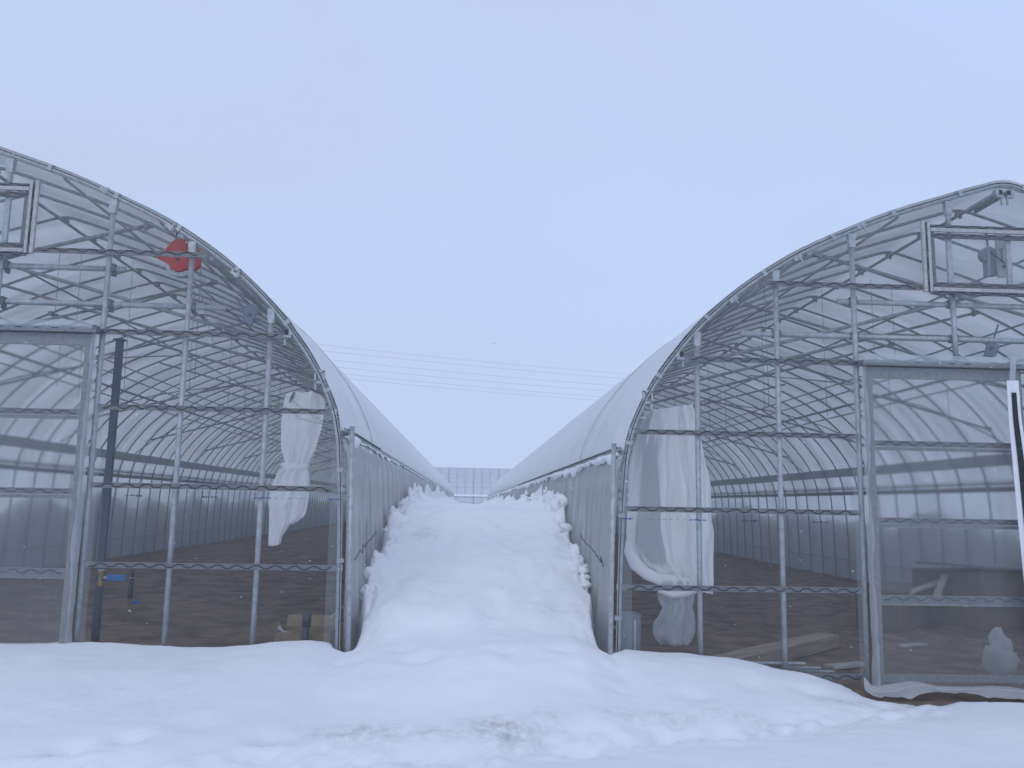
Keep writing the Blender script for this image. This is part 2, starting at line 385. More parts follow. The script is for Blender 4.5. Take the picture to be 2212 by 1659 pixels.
def build_snow():
    def axis(segs):
        out = []
        for a, b, st in segs:
            n = max(1, int(round((b-a)/st))); out += list(np.linspace(a, b, n, endpoint=False))
        out.append(segs[-1][1]); return np.array(sorted(set(np.round(out, 4))))
    xs = axis([(-150, -60, 15), (-60, -14, 2.5), (-14, L0-2.0, .4), (L0-2.0, L0-.15, .06), (L0-.15, L0-.147, .003), (L0-.147, -4.6, .12), (-4.6, L1+0.084, .04), (L1+0.084, L1+.087, .003), (L1+.087, -0.6, .022), (-0.6, 0.85, .04),
               (0.85, R0-0.087, .022), (R0-0.087, R0-.084, .003), (R0-.084, 4.8, .04), (4.8, R1+.147, .12), (R1+.147, R1+.15, .003), (R1+.15, R1+2.0, .06), (R1+2, 14, .4), (14, 60, 2.5), (60, 150, 15)])
    ys = axis([(-90, -40, 10), (-40, 2.5, 1.5), (2.5, 4.0, .06), (4.0, RY-0.05, .03), (RY-0.05, RY-0.047, .003), (RY-0.047, LY-0.05, .0255), (LY-0.05, LY-0.047, .003), (LY-0.047, 8.2, .03),
               (8.2, 13, .03), (13, 20, .05), (20, 32, .12), (32, 66, .6), (66, 120, 3), (120, 240, 20)])
    X, Y = np.meshgrid(xs, ys)
    Z, strip = snow_height(X, Y)
    # footprints and small dents
    for (px, py, r, dp) in [(605, 1434, .10, .07), (738, 1414, .08, .05), (905, 1420, .12, .05), (870, 1398, .11, .04), (1085, 1402, .08, .03), (1215, 1400, .09, .03),
                            (1340, 1488, .05, .03), (280, 1590, .08, .05), (150, 1612, .09, .06), (600, 1420, .1, .03), (760, 1428, .12, .03), (1240, 1480, .1, .025), (1500, 1500, .12, .03),
                            (1750, 1490, .10, .04), (1630, 1478, .12, .03), (430, 1560, .12, .03), (580, 1590, .10, .05), (820, 1250, .1, .05)]:
        p = on_snow(px, py); d2 = ((X-p.x)/1.3)**2+(Y-p.y)**2; Z = Z-dp*np.exp(-d2/(r*r))*(Z > -0.05)
    rf = random.Random(17)
    for i in range(46):                      # trodden line of footprints
        x = -3.6+i*.155+rf.uniform(-.08, .08); y0 = float(np.interp(x, [-9, -2.6, 0, 1.6, 3.3, 3.85, 12], [4.15, 4.66, 5.15, 5.75, 6.45, 6.72, 6.78]))
        y = y0+rf.uniform(-.10, .28); a = rf.uniform(.3, 1.0); ca, sa = math.cos(a), math.sin(a); r = rf.uniform(.045, .07)
        u = ((X-x)*ca+(Y-y)*sa)/(r*2.2); v = (-(X-x)*sa+(Y-y)*ca)/r; d2 = u*u+v*v
        Z = Z-rf.uniform(.012, .034)*np.exp(-d2**2)+.008*np.exp(-((np.sqrt(d2)-1.5)/.4)**2)
    dirt = np.zeros_like(Z)
    for (px, py, rx, ry, a, zz) in [(770, 1583, .26, .10, .55, .1), (935, 1580, .22, .06, .42, .1), (1085, 1578, .20, .10, .85, .1), (1180, 1545, .14, .06, .30, .12), (1350, 1542, .2, .05, .42, .12),
                                    (1460, 1550, .22, .05, .35, .1), (1600, 1548, .25, .05, .30, .1), (1880, 1524, .30, .05, .6, .08), (1960, 1526, .16, .05, .5, .08), (580, 1594, .10, .04, .35, .1), (130, 1622, .10, .04, .3, .1),
                                    (2040, 1524, .05, .04, .6, .06)]:
        p = on_snow(px, py); dirt = np.maximum(dirt, min(1.0, a*0.85)*np.exp(-(((X-p.x)/(rx*1.2))**2+((Y-p.y)/(ry*1.35))**2)))
    for (px, py, r, a) in [(912, 1160, .14, .38), (940, 1163, .12, .25), (990, 1155, .16, .14)]:
        p = at_y(px, py, 10.0); dirt = np.maximum(dirt, a*np.exp(-(((X-p.x)/r)**2+((Y-p.y)/(r*2))**2)))
    ny, nx = X.shape
    me = bpy.data.meshes.new('snow_ground')
    co = np.stack([X, Y, Z], -1).reshape(-1, 3)
    idx = np.arange(nx*ny).reshape(ny, nx)
    q = np.stack([idx[:-1, :-1], idx[:-1, 1:], idx[1:, 1:], idx[1:, :-1]], -1).reshape(-1, 4)
    me.vertices.add(len(co)); me.vertices.foreach_set('co', co.ravel())
    me.loops.add(q.size); me.loops.foreach_set('vertex_index', q.ravel().astype(np.int32))
    me.polygons.add(len(q)); me.polygons.foreach_set('loop_start', np.arange(0, q.size, 4, dtype=np.int32))
    me.polygons.foreach_set('loop_total', np.full(len(q), 4, np.int32))
    me.polygons.foreach_set('use_smooth', np.ones(len(q), bool))
    me.update(calc_edges=True)
    at = me.attributes.new('dirt', 'FLOAT', 'POINT'); at.data.foreach_set('value', dirt.ravel().astype(np.float32))
    me.materials.append(MT['snow'])
    struct(link('snow_ground', me))
build_snow()

def build_clods():
    rnd = random.Random(21); mb = MB()
    def put(x, y, r, sq):
        z = float(snow_height(np.array([x]), np.array([y]))[0][0])
        if z < 0.2: return
        G = []; sd_ = rnd.randint(0, 9999); rot = rnd.random()*6.28
        for i in range(10):
            th = math.pi*i/9; row = []
            for k in range(16):
                ph = 2*math.pi*k/16+rot; dx, dy, dz = math.sin(th)*math.cos(ph), math.sin(th)*math.sin(ph), math.cos(th)
                d = r*(1+.9*float(fbm(np.array(dx*1.3+dz), np.array(dy*1.3-dz*.8), 3, sd_, .5)))
                row.append((x+dx*d, y+dy*d*1.4, z-r*.6+dz*d*sq))
            G.append(row)
        mb.grid(G, wrap=True)
    for i in range(90):
        y = 8.4+18*rnd.random()**1.9; left = rnd.random() < .45
        off = .0+.12*rnd.random()**1.5; x = (L1+.10+off) if left else (R0-.10-off)
        put(x, y, rnd.uniform(.03, .085)*(1+.015*(y-8)), rnd.uniform(.6, 1.3))
    o = mb.build('snow_clods', 'snow'); o['kind'] = 'stuff'
build_clods()

def build_soil(x0, x1, y0, y1, z0, seed):
    xs = np.linspace(x0, x1, 110); ys = np.concatenate([np.arange(y0, y0+8, .07), np.linspace(y0+8, y1, 160)])
    X, Y = np.meshgrid(xs, ys)
    Z = z0 + 0.035*fbm(X*1.7, Y*1.7, 5, seed, 0.6) + 0.022*fbm(X*7, Y*7, 3, seed+9, .7)
    mb = MB(); mb.grid(np.stack([X, Y, Z], -1).tolist())
    return struct(mb.build('soil_floor', 'soil'))
build_soil(L0+0.01, L1-0.02, LY-0.03, LY+LEN, LZ, 100)
build_soil(R0+0.02, R1+0.6, RY-1.1, RY+LEN, RZ, 140)

# ------------------------------------------------------------------ the two arched houses
def wiggle(mb, p0, p1, n, amp=0.0105, period=0.16, r=0.0026, seg=0.0):
    """spring wire lying zigzag in a channel from p0 to p1; n = outward normal"""
    p0, p1, n = Vector(p0), Vector(p1), Vector(n).normalized()
    t = (p1-p0); ln = t.length; t.normalize(); b = t.cross(n)
    k = int(ln/period*4); pts = []
    pat = [1, 1, -1, -1]
    for i in range(k+1):
        q = p0 + t*(ln*i/max(k, 1)) + b*(amp*pat[i % 4]) + n*(0.002)
        pts.append(q)
    mb.tube(pts, r, n=4, cap=False, smooth=False)
def channel(mb, p0, p1, n, h=0.047, d=0.012):
    """C channel: back plate and two lips"""
    p0, p1, n = Vector(p0), Vector(p1), Vector(n).normalized()
    t = (p1-p0); ln = t.length; t.normalize(); b = n.cross(t)
    R = Matrix((t, n, b)).transposed(); c = (p0+p1)/2
    mb.box(c, (ln, 0.003, h), R)
    for s_ in (-1, 1):
        mb.box(c+b*(s_*(h/2-0.0035))+n*(d/2), (ln, d, 0.007), R)
RIB = None; CLAMP = None; ROOF = None; SIDE = {}; WALLBAND = None
def make_shared():
    global RIB, CLAMP, ROOF
    mb = MB(); mb.tube([(x, 0, z) for x, z in offset(FULL, -0.014)], 0.0172, n=6); RIB = mb.mesh('arch_rib', 'steel_in')
    mb = MB(); mb.box((0, 0, 0), (.055, .05, .035)); mb.box((0.02, 0, -.03), (.02, .03, .03)); CLAMP = mb.mesh('clamp', 'steel_in')
    # roof film, slack between ribs
    prof = [p for p in offset(FULL, 0.016) if p[1] > 1.93]
    ys = [-0.035]+list(np.arange(0.03, LEN, BAY/4))+[LEN]
    G = []
    for y in ys:
        row = []
        sag = 0.013*abs(math.sin(math.pi*y/BAY))
        for i, (x, z) in enumerate(prof):
            l = math.hypot(x, z-1.9) or 1
            w = 0.010*float(vnoise(y*1.3, i*0.45, 7)) + 0.006*float(vnoise(y*4.1, i*0.2, 9))
            k = sag-w
            row.append((x-x/l*k, y, z-(z-1.9)/l*k))
        G.append(row)
    mb = MB(); mb.grid(G); ROOF = mb.mesh('roof_film', 'roof')
    # side film with upright folds (made for the +x side)
    for sd_ in (1, -1):
        ys = np.concatenate([np.arange(-0.035, 6, .025), np.arange(6, LEN, .09)])
        zs = [-0.3, 0.0, .25, .5, .8, 1.1, 1.4, 1.65, 1.85, 1.97, 2.03]
        G = []
        for y in ys:
            a = 1.0 if y < 4 else 0.6
            row = []
            for z in zs:
                k = sstep(0.0, 1.0, (2.03-z)/1.2)
                f = a*(0.055*vnoise(y*3.1+0.25*z, 3.0+0.3*z, 13)+0.03*vnoise(y*8.0+0.5*z, z*0.6, 17))*k
                f = float(f) - a*k*(.030*math.exp(-(float(vnoise(y*1.7+.12*z, 1.3, 19))/.05)**2)+.018*math.exp(-(float(vnoise(y*3.4-.2*z, 7.3, 21))/.06)**2))
                x = HW-u_of_z(max(z, 0.38)) + 0.010 + .020*float(sstep(0, 1, (2.0-z)/.18)) + 0.03*max(0, 1.9-z)/1.9 + float(f)
                row.append((sd_*x, float(y), z))
            G.append(row)
        mb = MB(); mb.grid(G); SIDE[sd_] = mb.mesh('side_film', 'side')
make_shared()

def greenhouse(name, cx, cyy, cz, s, label):
    """s=+1: the gap lies on the +x side; u runs from the gap side"""
    g = empty(name, (cx, cyy, cz)); tag(g, label, 'greenhouse', 'arched film houses either side of the drift')
    lx = lambda u: s*(HW-u)
    for k in range(1, NB+1):
        link('arch_rib', RIB, g, (0, k*BAY, 0))
        if k < 45: link('ridge_clamp', CLAMP, g, (0, k*BAY, 4.55))
    for k in (1, 4, 7, 13, 19, 25, 31, 37, 43, 49):
        for sg in (1, -1):
            mb = MB(); yb = k*BAY+.03*sg
            mb.tube([(sg*(HW-2.14), yb, z_of_u(2.14)-.05), (-sg*(HW-.46), yb, z_of_u(.46)-.05)], .0185, n=7); sb = mb.build('scissor_brace', 'steel_in', g)
            for (xx, zz) in ((sg*(HW-2.12), z_of_u(2.12)-.03), (-sg*(HW-.47), z_of_u(.47)-.05)):
                if k < 12:
                    mb = MB(); mb.box((xx, yb, zz), (.075, .055, .05)); mb.box((xx-sg*.02, yb, zz-.035), (.03, .04, .03)); mb.build('pipe_clamp', 'steel_in', sb)
    # gable arch: pipe, film channel with its spring, clips
    mb = MB(); mb.tube([(x, 0, z) for x, z in offset(FULL, -0.028)], 0.0225, n=8); ga = mb.build('gable_arch', 'steel', g)
    mb = MB(); po = offset(FULL, -0.004); pi = offset(FULL, -0.034)
    vs = []; fs = []
    for (a, b) in zip(po, pi): vs += [(a[0], -.022, a[1]), (b[0], -.022, b[1]), (a[0], -.036, a[1]), (b[0], -.036, b[1])]
    for i in range(len(po)-1):
        o = i*4; fs += [(o+2, o+3, o+7, o+6), (o, o+2, o+6, o+4), (o+1, o+5, o+7, o+3)]
    mb.add(vs, fs); ch = mb.build('arch_channel', 'steel', g)
    mb = MB(); mb.tube([(x, -.0385, z) for x, z in offset(FULL, -0.015)], 0.0045, n=4); mb.build('spring_wire', 'wire', ch)
    acc = 0.2; nxt = 0.0; pr = offset(FULL, -0.016)
    mbc = MB(); mbc.box((0, 0, 0), (.036, .066, .056)); clip = mbc.mesh('arch_clip', 'steel')
    dist = 0
    for i in range(1, len(pr)):
        dx, dz = pr[i][0]-pr[i-1][0], pr[i][1]-pr[i-1][1]; dist += math.hypot(dx, dz)
        if dist > 0.62 and pr[i][1] > 0.5:
            dist = 0; o = link('arch_clip', clip, g, (pr[i][0], -.012, pr[i][1])); o.rotation_euler = (0, -math.atan2(dz, dx), 0)
    # side corner: second slim pipe
    for sg in (-1, 1):
        mb = MB(); mb.tube([(sg*(HW+.078), .02, -.3), (sg*(HW+.055), .02, 1.2), (sg*(HW+.02), .02, 1.85)], 0.011, n=6); mb.build('corner_pipe', 'steel', g)
    # purlins
    for v, r, dz in ((1.05, .013, -.035), (1.25, .023, -.06), (1.5, .0125, -.035), (1.72, .0125, -.035), (2.6, .013, -.035), (HW, .017, -.05)):
        for sg in ((-1, 1) if v < HW else (1,)):
            zz = z_of_u(v)+dz-0.02; xx = sg*(HW-v-.01)
            mb = MB(); mb.tube([(xx, .03, zz), (xx, LEN, zz)], r, n=6); mb.build('purlin', 'steel_in', g)
    for sg in (-1, 1):
        mb = MB(); mb.tube([(sg*(HW-.05), .05, .43), (sg*(HW-.05), LEN, .43)], .012, n=6); mb.build('side_purlin', 'steel_in', g)
        x = HW-u_of_z(1.99)-.04; mb = MB(); mb.tube([(sg*x, .05, 2.0), (sg*x, LEN, 2.0)], .010, n=6); mb.build('side_purlin', 'steel_in', g)
        x = HW-u_of_z(1.9)-.035; mb = MB(); mb.box((sg*x, LEN/2+.15, 1.905), (.035, LEN-.3, .075)); mb.build('eave_beam', 'rail', g)
        # film band along the eave, inside
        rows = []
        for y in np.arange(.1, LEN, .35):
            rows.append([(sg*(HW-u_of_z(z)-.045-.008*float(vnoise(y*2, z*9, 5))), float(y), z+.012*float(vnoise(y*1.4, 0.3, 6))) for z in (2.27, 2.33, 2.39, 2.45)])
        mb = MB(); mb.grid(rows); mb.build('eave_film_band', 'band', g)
        # diagonal wind braces lying under the ribs
        y0 = 0.4
        while y0 < LEN-8:
            pts = []
            for i in range(12):
                t = i/11; u = 0.22+t*2.5; pts.append((sg*(HW-u-.02), y0+t*5.2, z_of_u(u)-.045))
            mb = MB(); mb.tube(pts, .0125, n=5); mb.build('wind_brace', 'steel_in', g)
            y0 += 4.38 if y0 > 4 else 2.19
        # outside: eave channel with spring and the film folded over it
        x = HW-u_of_z(2.0)+.03
        mb = MB(); channel(mb, (sg*(x-.012), .1, 2.04), (sg*(x-.012), LEN, 2.04), (sg, 0, 0.2), h=.030, d=.008); ec = mb.build('eave_channel', 'steel', g)
        if sg == s:
            mb = MB(); wiggle(mb, (sg*(x+.012), .12, 2.045), (sg*(x+.012), (3.0 if s > 0 else 16), 2.045), (sg, 0, .2), amp=.009, period=.13, r=.0042); mb.build('spring_wire', 'wire', ec)
    rz_ = random.Random(3 if s > 0 else 5); pts = []
    for k in range(16):
        pts.append((s*(HW+.045+.075+.02*rz_.random()), .06+k*.11+.03*rz_.random(), .93-cz+.012*k+(.04*rz_.random() if k % 2 else -.04*rz_.random())*(1 if k < 6 else .35)+.11))
    mb = MB(); mb.tube(pts, .0042, n=5); mb.build('tie_cord', 'wire', g)
    for yy_ in ((2.4,) if s > 0 else (3.0,)):
        mb = MB(); mb.tube([(x, yy_+.05*math.sin(x), z) for x, z in offset(FULL, .022) if z > 2.05], .0035, n=5); mb.build('hold_down_cord', 'steel_in', g)
    # films
    link('roof_film', ROOF, g)
    for sg in (-1, 1): link('side_film', SIDE[sg], g)
    mb = MB(); cols = []
    for u in np.linspace(0.0, 2*HW, 30):
        zt = z_of_u(u)+.0; cols.append([(HW-u, LEN, -0.3+(zt+.3)*k/6) for k in range(7)])
    mb.grid(cols); mb.build('rear_film', 'side', g)
    # roof snow lying along the ridge edge of the film at the gable
    # gable posts, film channels
    for u in POSTS+[2*HW-q for q in POSTS]:
        zt = z_of_u(u)-.04; zb = -.2
        if abs(u-HW) < 1.0: zb = 2.80
        mb = MB()
        if zb > 0:
            mb.tube([(lx(u), 0, zb), (lx(u), 0, VENT[2]+.02)], .024, n=10); mb.tube([(lx(u), 0, VENT[3]-.02), (lx(u), 0, zt-.05)], .024, n=10)
        else:
            mb.tube([(lx(u), 0, zb), (lx(u), 0, zt-.10)], .0242, n=10)
        po_ = mb.build('gable_post', 'steel', g)
        mb = MB(); w = .026
        mb.prism([(lx(u)-w, zt-.15), (lx(u)+w, zt-.15), (lx(u)+w*1.35, zt-.02), (lx(u)-w*1.35, zt-.02)], -.027, .027); mb.build('post_bracket', 'steel', po_)
    for k, z in enumerate(BARS):
        ends = u_of_z(z)+(.03 if z < 2.5 else .02)
        if k == 4: ends = 0.555
        if k == 5: ends = 1.29
        spans = [(ends, 2.12), (2*HW-2.12, 2*HW-ends)] if k < 4 else [(ends, 2*HW-ends)]
        if k == 5: spans = [(ends, VENT[0]-.03), (VENT[1]+.03, 2*HW-ends)]
        for a, b in spans:
            mb = MB(); channel(mb, (lx(a), -.027, z), (lx(b), -.027, z), (0, -1, 0)); c_ = mb.build('film_channel', 'rail', g)
            mb = MB(); a2, b2 = (a+.06, b-.05); wiggle(mb, (min(lx(a2), lx(b2)), -.056, z), (max(lx(a2), lx(b2)), -.056, z), (0, -1, 0), r=.0042, amp=.0125); mb.build('spring_wire', 'wire', c_)
            mb = MB()
            for e in (a, b):
                if e < 0.5 or e > 2*HW-.5: mb.box((lx(e+(-.012 if e < HW else .012)), -.03, z), (.045, .018, .05))
            if mb.v: mb.build('end_clip', 'steel', c_)
    # gable film
    def gfilm(us, bottom, mask=None, nm='gable_film', mt='front', yy=-.046):
        G = []
        for u in us:
            zt = z_of_u(u)-.012; zz = sorted(set([bottom]+[z for z in np.arange(bottom, zt, .12)]+[zt]))
            G.append(zz)
        n = 40; mb = MB(); rows = []
        for u in us:
            zt = z_of_u(u)-.012
            rows.append([(lx(u), yy-.006*float(vnoise(u*2.1, k*.35, 23)), bottom+(zt-bottom)*k/n) for k in range(n+1)])
        mb.grid(rows); return mb.build(nm, mt, g)
    gfilm(np.linspace(-.03, 2.13, 20), -.25)
    gfilm(np.linspace(2*HW-2.13, 2*HW+.03, 20), -.25)
    # above the door, round the vent
    def rect(u0, u1, za, zb_fn, nm='gable_film', mt='front', yy=-.046, n=10, m=10):
        rows = [[(lx(u), yy-.006*float(vnoise(u*2.1, k*.4+za, 29)), za+(zb_fn(u)-za)*k/m) for k in range(m+1)] for u in np.linspace(u0, u1, n+1)]
        mb = MB(); mb.grid(rows); return mb.build(nm, mt, g)
    top = lambda u: z_of_u(u)-.012
    rect(2.13, VENT[0], 2.84, top); rect(VENT[1], 2*HW-2.13, 2.84, top)
    rect(VENT[0], VENT[1], 2.84, lambda u: VENT[2]); rect(VENT[0], VENT[1], VENT[3], top)
    # overlapped film strips beside corner and door posts
    rect(-.03, .09, -.2, lambda u: 1.9, 'film_overlap', 'strip', -.054, 3, 8)
    rect(2.05, 2.13, -.2, lambda u: 2.8, 'film_overlap', 'strip', -.054, 3, 8)
    # vent in the gable
    vr = MB(); w = (VENT[1]-VENT[0])
    xa, xb = min(lx(VENT[0]), lx(VENT[1])), max(lx(VENT[0]), lx(VENT[1])); za, zb = VENT[2], VENT[3]
    for x in (xa, xb):
        sgn = 1 if x == xb else -1
        vr.box((x+sgn*.005, -.075, (za+zb)/2), (.030, .03, zb-za+.04)); vr.box((x-sgn*.045, -.075, (za+zb)/2), (.026, .03, zb-za+.04))
    for z in (za+.005, zb-.055): vr.box(((xa+xb)/2, -.073, z), (xb-xa-.13, .026, .034))
    vent = vr.build('gable_vent', 'vent_rail', g)
    fr = MB()
    for x in (xa, xb):
        sgn = 1 if x == xb else -1; fr.box((x-sgn*.020, -.07, (za+zb)/2), (.022, .014, zb-za+.03)); fr.box((x-sgn*.082, -.058, (za+zb)/2-.02), (.045, .02, zb-za-.10))
    for z in (za+.052, zb-.105): fr.box(((xa+xb)/2, -.06, z), (xb-xa-.1, .022, .042))
    for z in (za-.028, zb-.018): fr.box(((xa+xb)/2, -.064, z), (xb-xa-.1, .018, .026))
    fr.build('vent_sash', 'dark_rail', vent)
    mb = MB()
    for z in (za-.028, zb-.018, za+.052, zb-.105): wiggle(mb, (xa+.06, -.076, z), (xb-.06, -.076, z), (0, -1, 0), amp=.008)
    for x in (xa+.02, xb-.02): wiggle(mb, (x, -.079, za), (x, -.079, zb), (0, -1, 0), amp=.006, period=.2)
    mb.build('spring_wire', 'wire', vent)
    rows = [[(x, -.05-.004*float(vnoise(x*3, z*3, 31)), z) for z in np.linspace(za+.03, zb-.08, 6)] for x in np.linspace(xa+.06, xb-.06, 12)]
    mb = MB(); mb.grid(rows); mb.build('vent_film', 'strip', vent)
    mb = MB()
    for f_ in (.16, .5, .84): mb.box((xa+(xb-xa)*f_, -.02, (za+zb)/2-.02), (.045, .03, zb-za-.09))
    mb.build('vent_mullion', 'steel', vent)
    # tie pipes just behind the gable
    for z, u in ((3.43, 2.02), (3.105, 1.12)):
        mb = MB(); mb.tube([(lx(u), .075, z), (lx(2*HW-u), .075, z)], .025, n=10); tp = mb.build('tie_pipe', 'steel', g)
        for uu in [q for q in POSTS if q > u]+[2*HW-q for q in POSTS if q > u]:
            mb = MB(); mb.box((lx(uu)+.012, .045, z), (.06, .075, .07)); mb.box((lx(uu)+.03, .06, z-.045), (.025, .05, .05)); mb.build('pipe_clamp', 'dark_rail', tp)
    # purlin ends poking out at the gable
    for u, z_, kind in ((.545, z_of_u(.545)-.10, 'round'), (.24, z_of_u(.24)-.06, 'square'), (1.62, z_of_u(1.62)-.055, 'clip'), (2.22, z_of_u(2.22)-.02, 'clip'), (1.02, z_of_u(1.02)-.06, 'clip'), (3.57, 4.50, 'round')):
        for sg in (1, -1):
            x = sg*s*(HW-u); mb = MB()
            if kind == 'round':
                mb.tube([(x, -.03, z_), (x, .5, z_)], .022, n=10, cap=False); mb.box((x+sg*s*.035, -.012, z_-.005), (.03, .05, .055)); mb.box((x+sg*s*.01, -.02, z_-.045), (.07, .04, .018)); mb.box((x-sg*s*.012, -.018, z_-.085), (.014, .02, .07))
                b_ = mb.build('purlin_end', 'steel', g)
                mb = MB(); mb.tube([(x, -.012, z_), (x, -.010, z_)], .0205, n=10); mb.build('bore_shade', 'black', b_)  # black disc inside the open end, painted shade of the hollow pipe
            elif kind == 'square':
                for dx, dz, sx, sz in ((0, .05, .09, .022), (0, -.05, .09, .022), (-.035, 0, .018, .10), (.035, 0, .018, .10), (-.03*sg*s, -.085, .018, .06)):
                    mb.box((x+dx, -.012, z_+dz), (sx, .05, sz))
                mb.build('square_bracket', 'steel', g)
            else:
                R = Matrix.Rotation(sg*s*0.6, 3, 'Y')
                mb.box((x, -.02, z_), (.085, .05, .042), R); mb.box((x+.02, -.045, z_-.01), (.014, .014, .07), R); mb.build('bracket', 'steel', g)
    # suspension wires
    for k in range(11):
        u = 1.6+((k*0.618) % 1.0)*4.0; y = 0.8+((k*0.377) % 1.0)*6; zt = z_of_u(u)-.03
        mb = MB(); mb.tube([(lx(u), y, zt), (lx(u)+.02, y, 2.55+.3*((k*.7) % 1))], .0035, n=4); mb.build('suspension_wire', 'steel_in', g)
    # sliding doors
    for q in range(2):
        u0, u1 = (2.17, 3.60) if q == 0 else (3.63, 2*HW-2.17)
        xa_, xb_ = sorted((lx(u0), lx(u1))); yy = -.105 if q == 0 else -.16; zb_, zt_ = .03, 2.80
        mb = MB()
        for x, sgn in ((xa_, 1), (xb_, -1)): mb.box((x+sgn*.0325, yy+.015, (zb_+zt_)/2), (.065, .025, zt_-zb_))
        mb.box(((xa_+xb_)/2, yy+.015, zt_-.05), (xb_-xa_-.13, .025, .10)); mb.box(((xa_+xb_)/2, yy+.015, zb_+.10), (xb_-xa_-.13, .025, .06))
        d_ = mb.build('sliding_door', 'rail', g)
        for z in (2.12, 1.45, .79):
            mb = MB(); channel(mb, (xa_+.065, yy+.012, z), (xb_-.065, yy+.012, z), (0, -1, 0), h=.052); mb.box(((xa_+xb_)/2, yy+.018, z-.045), (xb_-xa_-.13, .01, .03)); r_ = mb.build('door_rail', 'rail', d_)
            mb = MB(); wiggle(mb, (xa_+.09, yy-.003, z), (xb_-.09, yy-.003, z), (0, -1, 0), period=.15, amp=.012, r=.0032); mb.build('spring_wire', 'wire', r_)
        rows = [[(x, yy-.008-.008*float(vnoise(x*2.0, z*1.4, 37+q)), z) for z in np.linspace(zb_-.02, zt_, 30)] for x in np.linspace(xa_+.01, xb_-.01, 14)]
        mb = MB(); mb.grid(rows); mb.build('door_film', 'door', d_)
    # head rail and the crumpled film flap over it
    xa_, xb_ = -(HW-2.13), HW-2.13
    mb = MB(); mb.box((0, -.105, 2.83), (xb_-xa_, .12, .045)); hr = mb.build('door_head_rail', 'rail', g)
    mb = MB(); wiggle(mb, (xa_+.02, -.172, 2.845), (xb_-.02, -.172, 2.845), (0, -1, 0), amp=.010, period=.15, r=.0035); mb.build('spring_wire', 'wire', hr)
    rows = []
    for x in np.arange(xa_, xb_+.01, .035):
        rows.append([(x, -.168-.02*math.sin(k*.8)-.02*float(vnoise(x*7, k*.7, 43)), 2.825+.017*k+.016*float(vnoise(x*6, k*.3, 47))*(k > 2)) for k in range(6)])
    mb = MB(); mb.grid(rows); mb.build('film_flap', 'ruffle', hr)
    # ruffled loose film edge beside the door
    for sg in (1, -1):
        x0 = sg*s*(HW-2.14); rows = []
        for z in np.arange(-.1, 2.86, .03):
            o = .018*float(vnoise(z*4.5, 1.0, 53))+.010*float(vnoise(z*13, 2.0, 59))
            rows.append([(x0-sg*s*(k*.009)+o*(k/4)*1.3, -.07-.05*k/4-.022*abs(math.sin(k*1.9+z*3))-.02*float(vnoise(z*9, k*.9, 61)), z) for k in range(5)])
        mb = MB(); mb.grid(rows); mb.build('loose_film_edge', 'ruffle', g)
        mb = MB(); mb.box((x0-sg*s*.075, -.085, 1.40), (.012, .03, 2.72)); mb.build('door_seal', 'black', g)
    # printed ink on the gable film
    zp = 1.425
    rnd = random.Random(7)
    for (ua, ub, mt_) in ((.60, .735, 'print'), (.02, .11, 'print'), (1.68, 1.82, 'print_grey'), (1.05, 1.20, 'print_grey'), (.22, .56, 'print_grey')):
        u = ua; mb = MB(); faint = (ua == .22)
        while u < ub:
            wch = rnd.uniform(.008, .018)
            mb.box((lx(u), -.0535, zp+rnd.uniform(-.002, .002)), (wch, .0006, .004 if faint else rnd.uniform(.007, .016))); u += wch+rnd.uniform(.003, .05 if faint else .008)
        mb.build('printed_lettering', mt_, g)
    return g
GL = greenhouse('arched_greenhouse', LX, LY, LZ, 1, 'film-covered pipe greenhouse with red chain wheel under its gable arch')
GR = greenhouse('arched_greenhouse', RX, RY, RZ, -1, 'film-covered pipe greenhouse with broad white curtain hanging behind its gable film')

# snow lying along the eaves on the gap side
for g_, s, cx, cyy, cz, nm in ((GL, 1, LX, LY, LZ, 'l'), (GR, -1, RX, RY, RZ, 'r')):
    rows = []
    for y in np.concatenate([np.arange(0, 16, .04), np.arange(16, 55, .25)]):
        n_ = float(fbm(y*2.6, 1.0, 4, 5 if s > 0 else 15, .65)); k_ = (.38 if y > 0.7 else .9) if s > 0 else .8
        w = max((.055+.05*n_)*k_, .008); dn = max((.105+.10*float(fbm(y*2.4, 9.0, 4, 25, .7)))*k_, .02)
        x = HW-u_of_z(2.0)+.020; h = 2.025+.008*float(vnoise(y*3, 5, 3))
        rows.append([(s*(x-.015), y, h), (s*(x+w*.55), y, h-.012), (s*(x+w), y, h-dn*.45), (s*(x+w*.8), y, h-dn*.9), (s*(x+.012), y, h-dn)])
    mb = MB(); mb.grid(rows); mb.build('eave_snow', 'snow', g_)

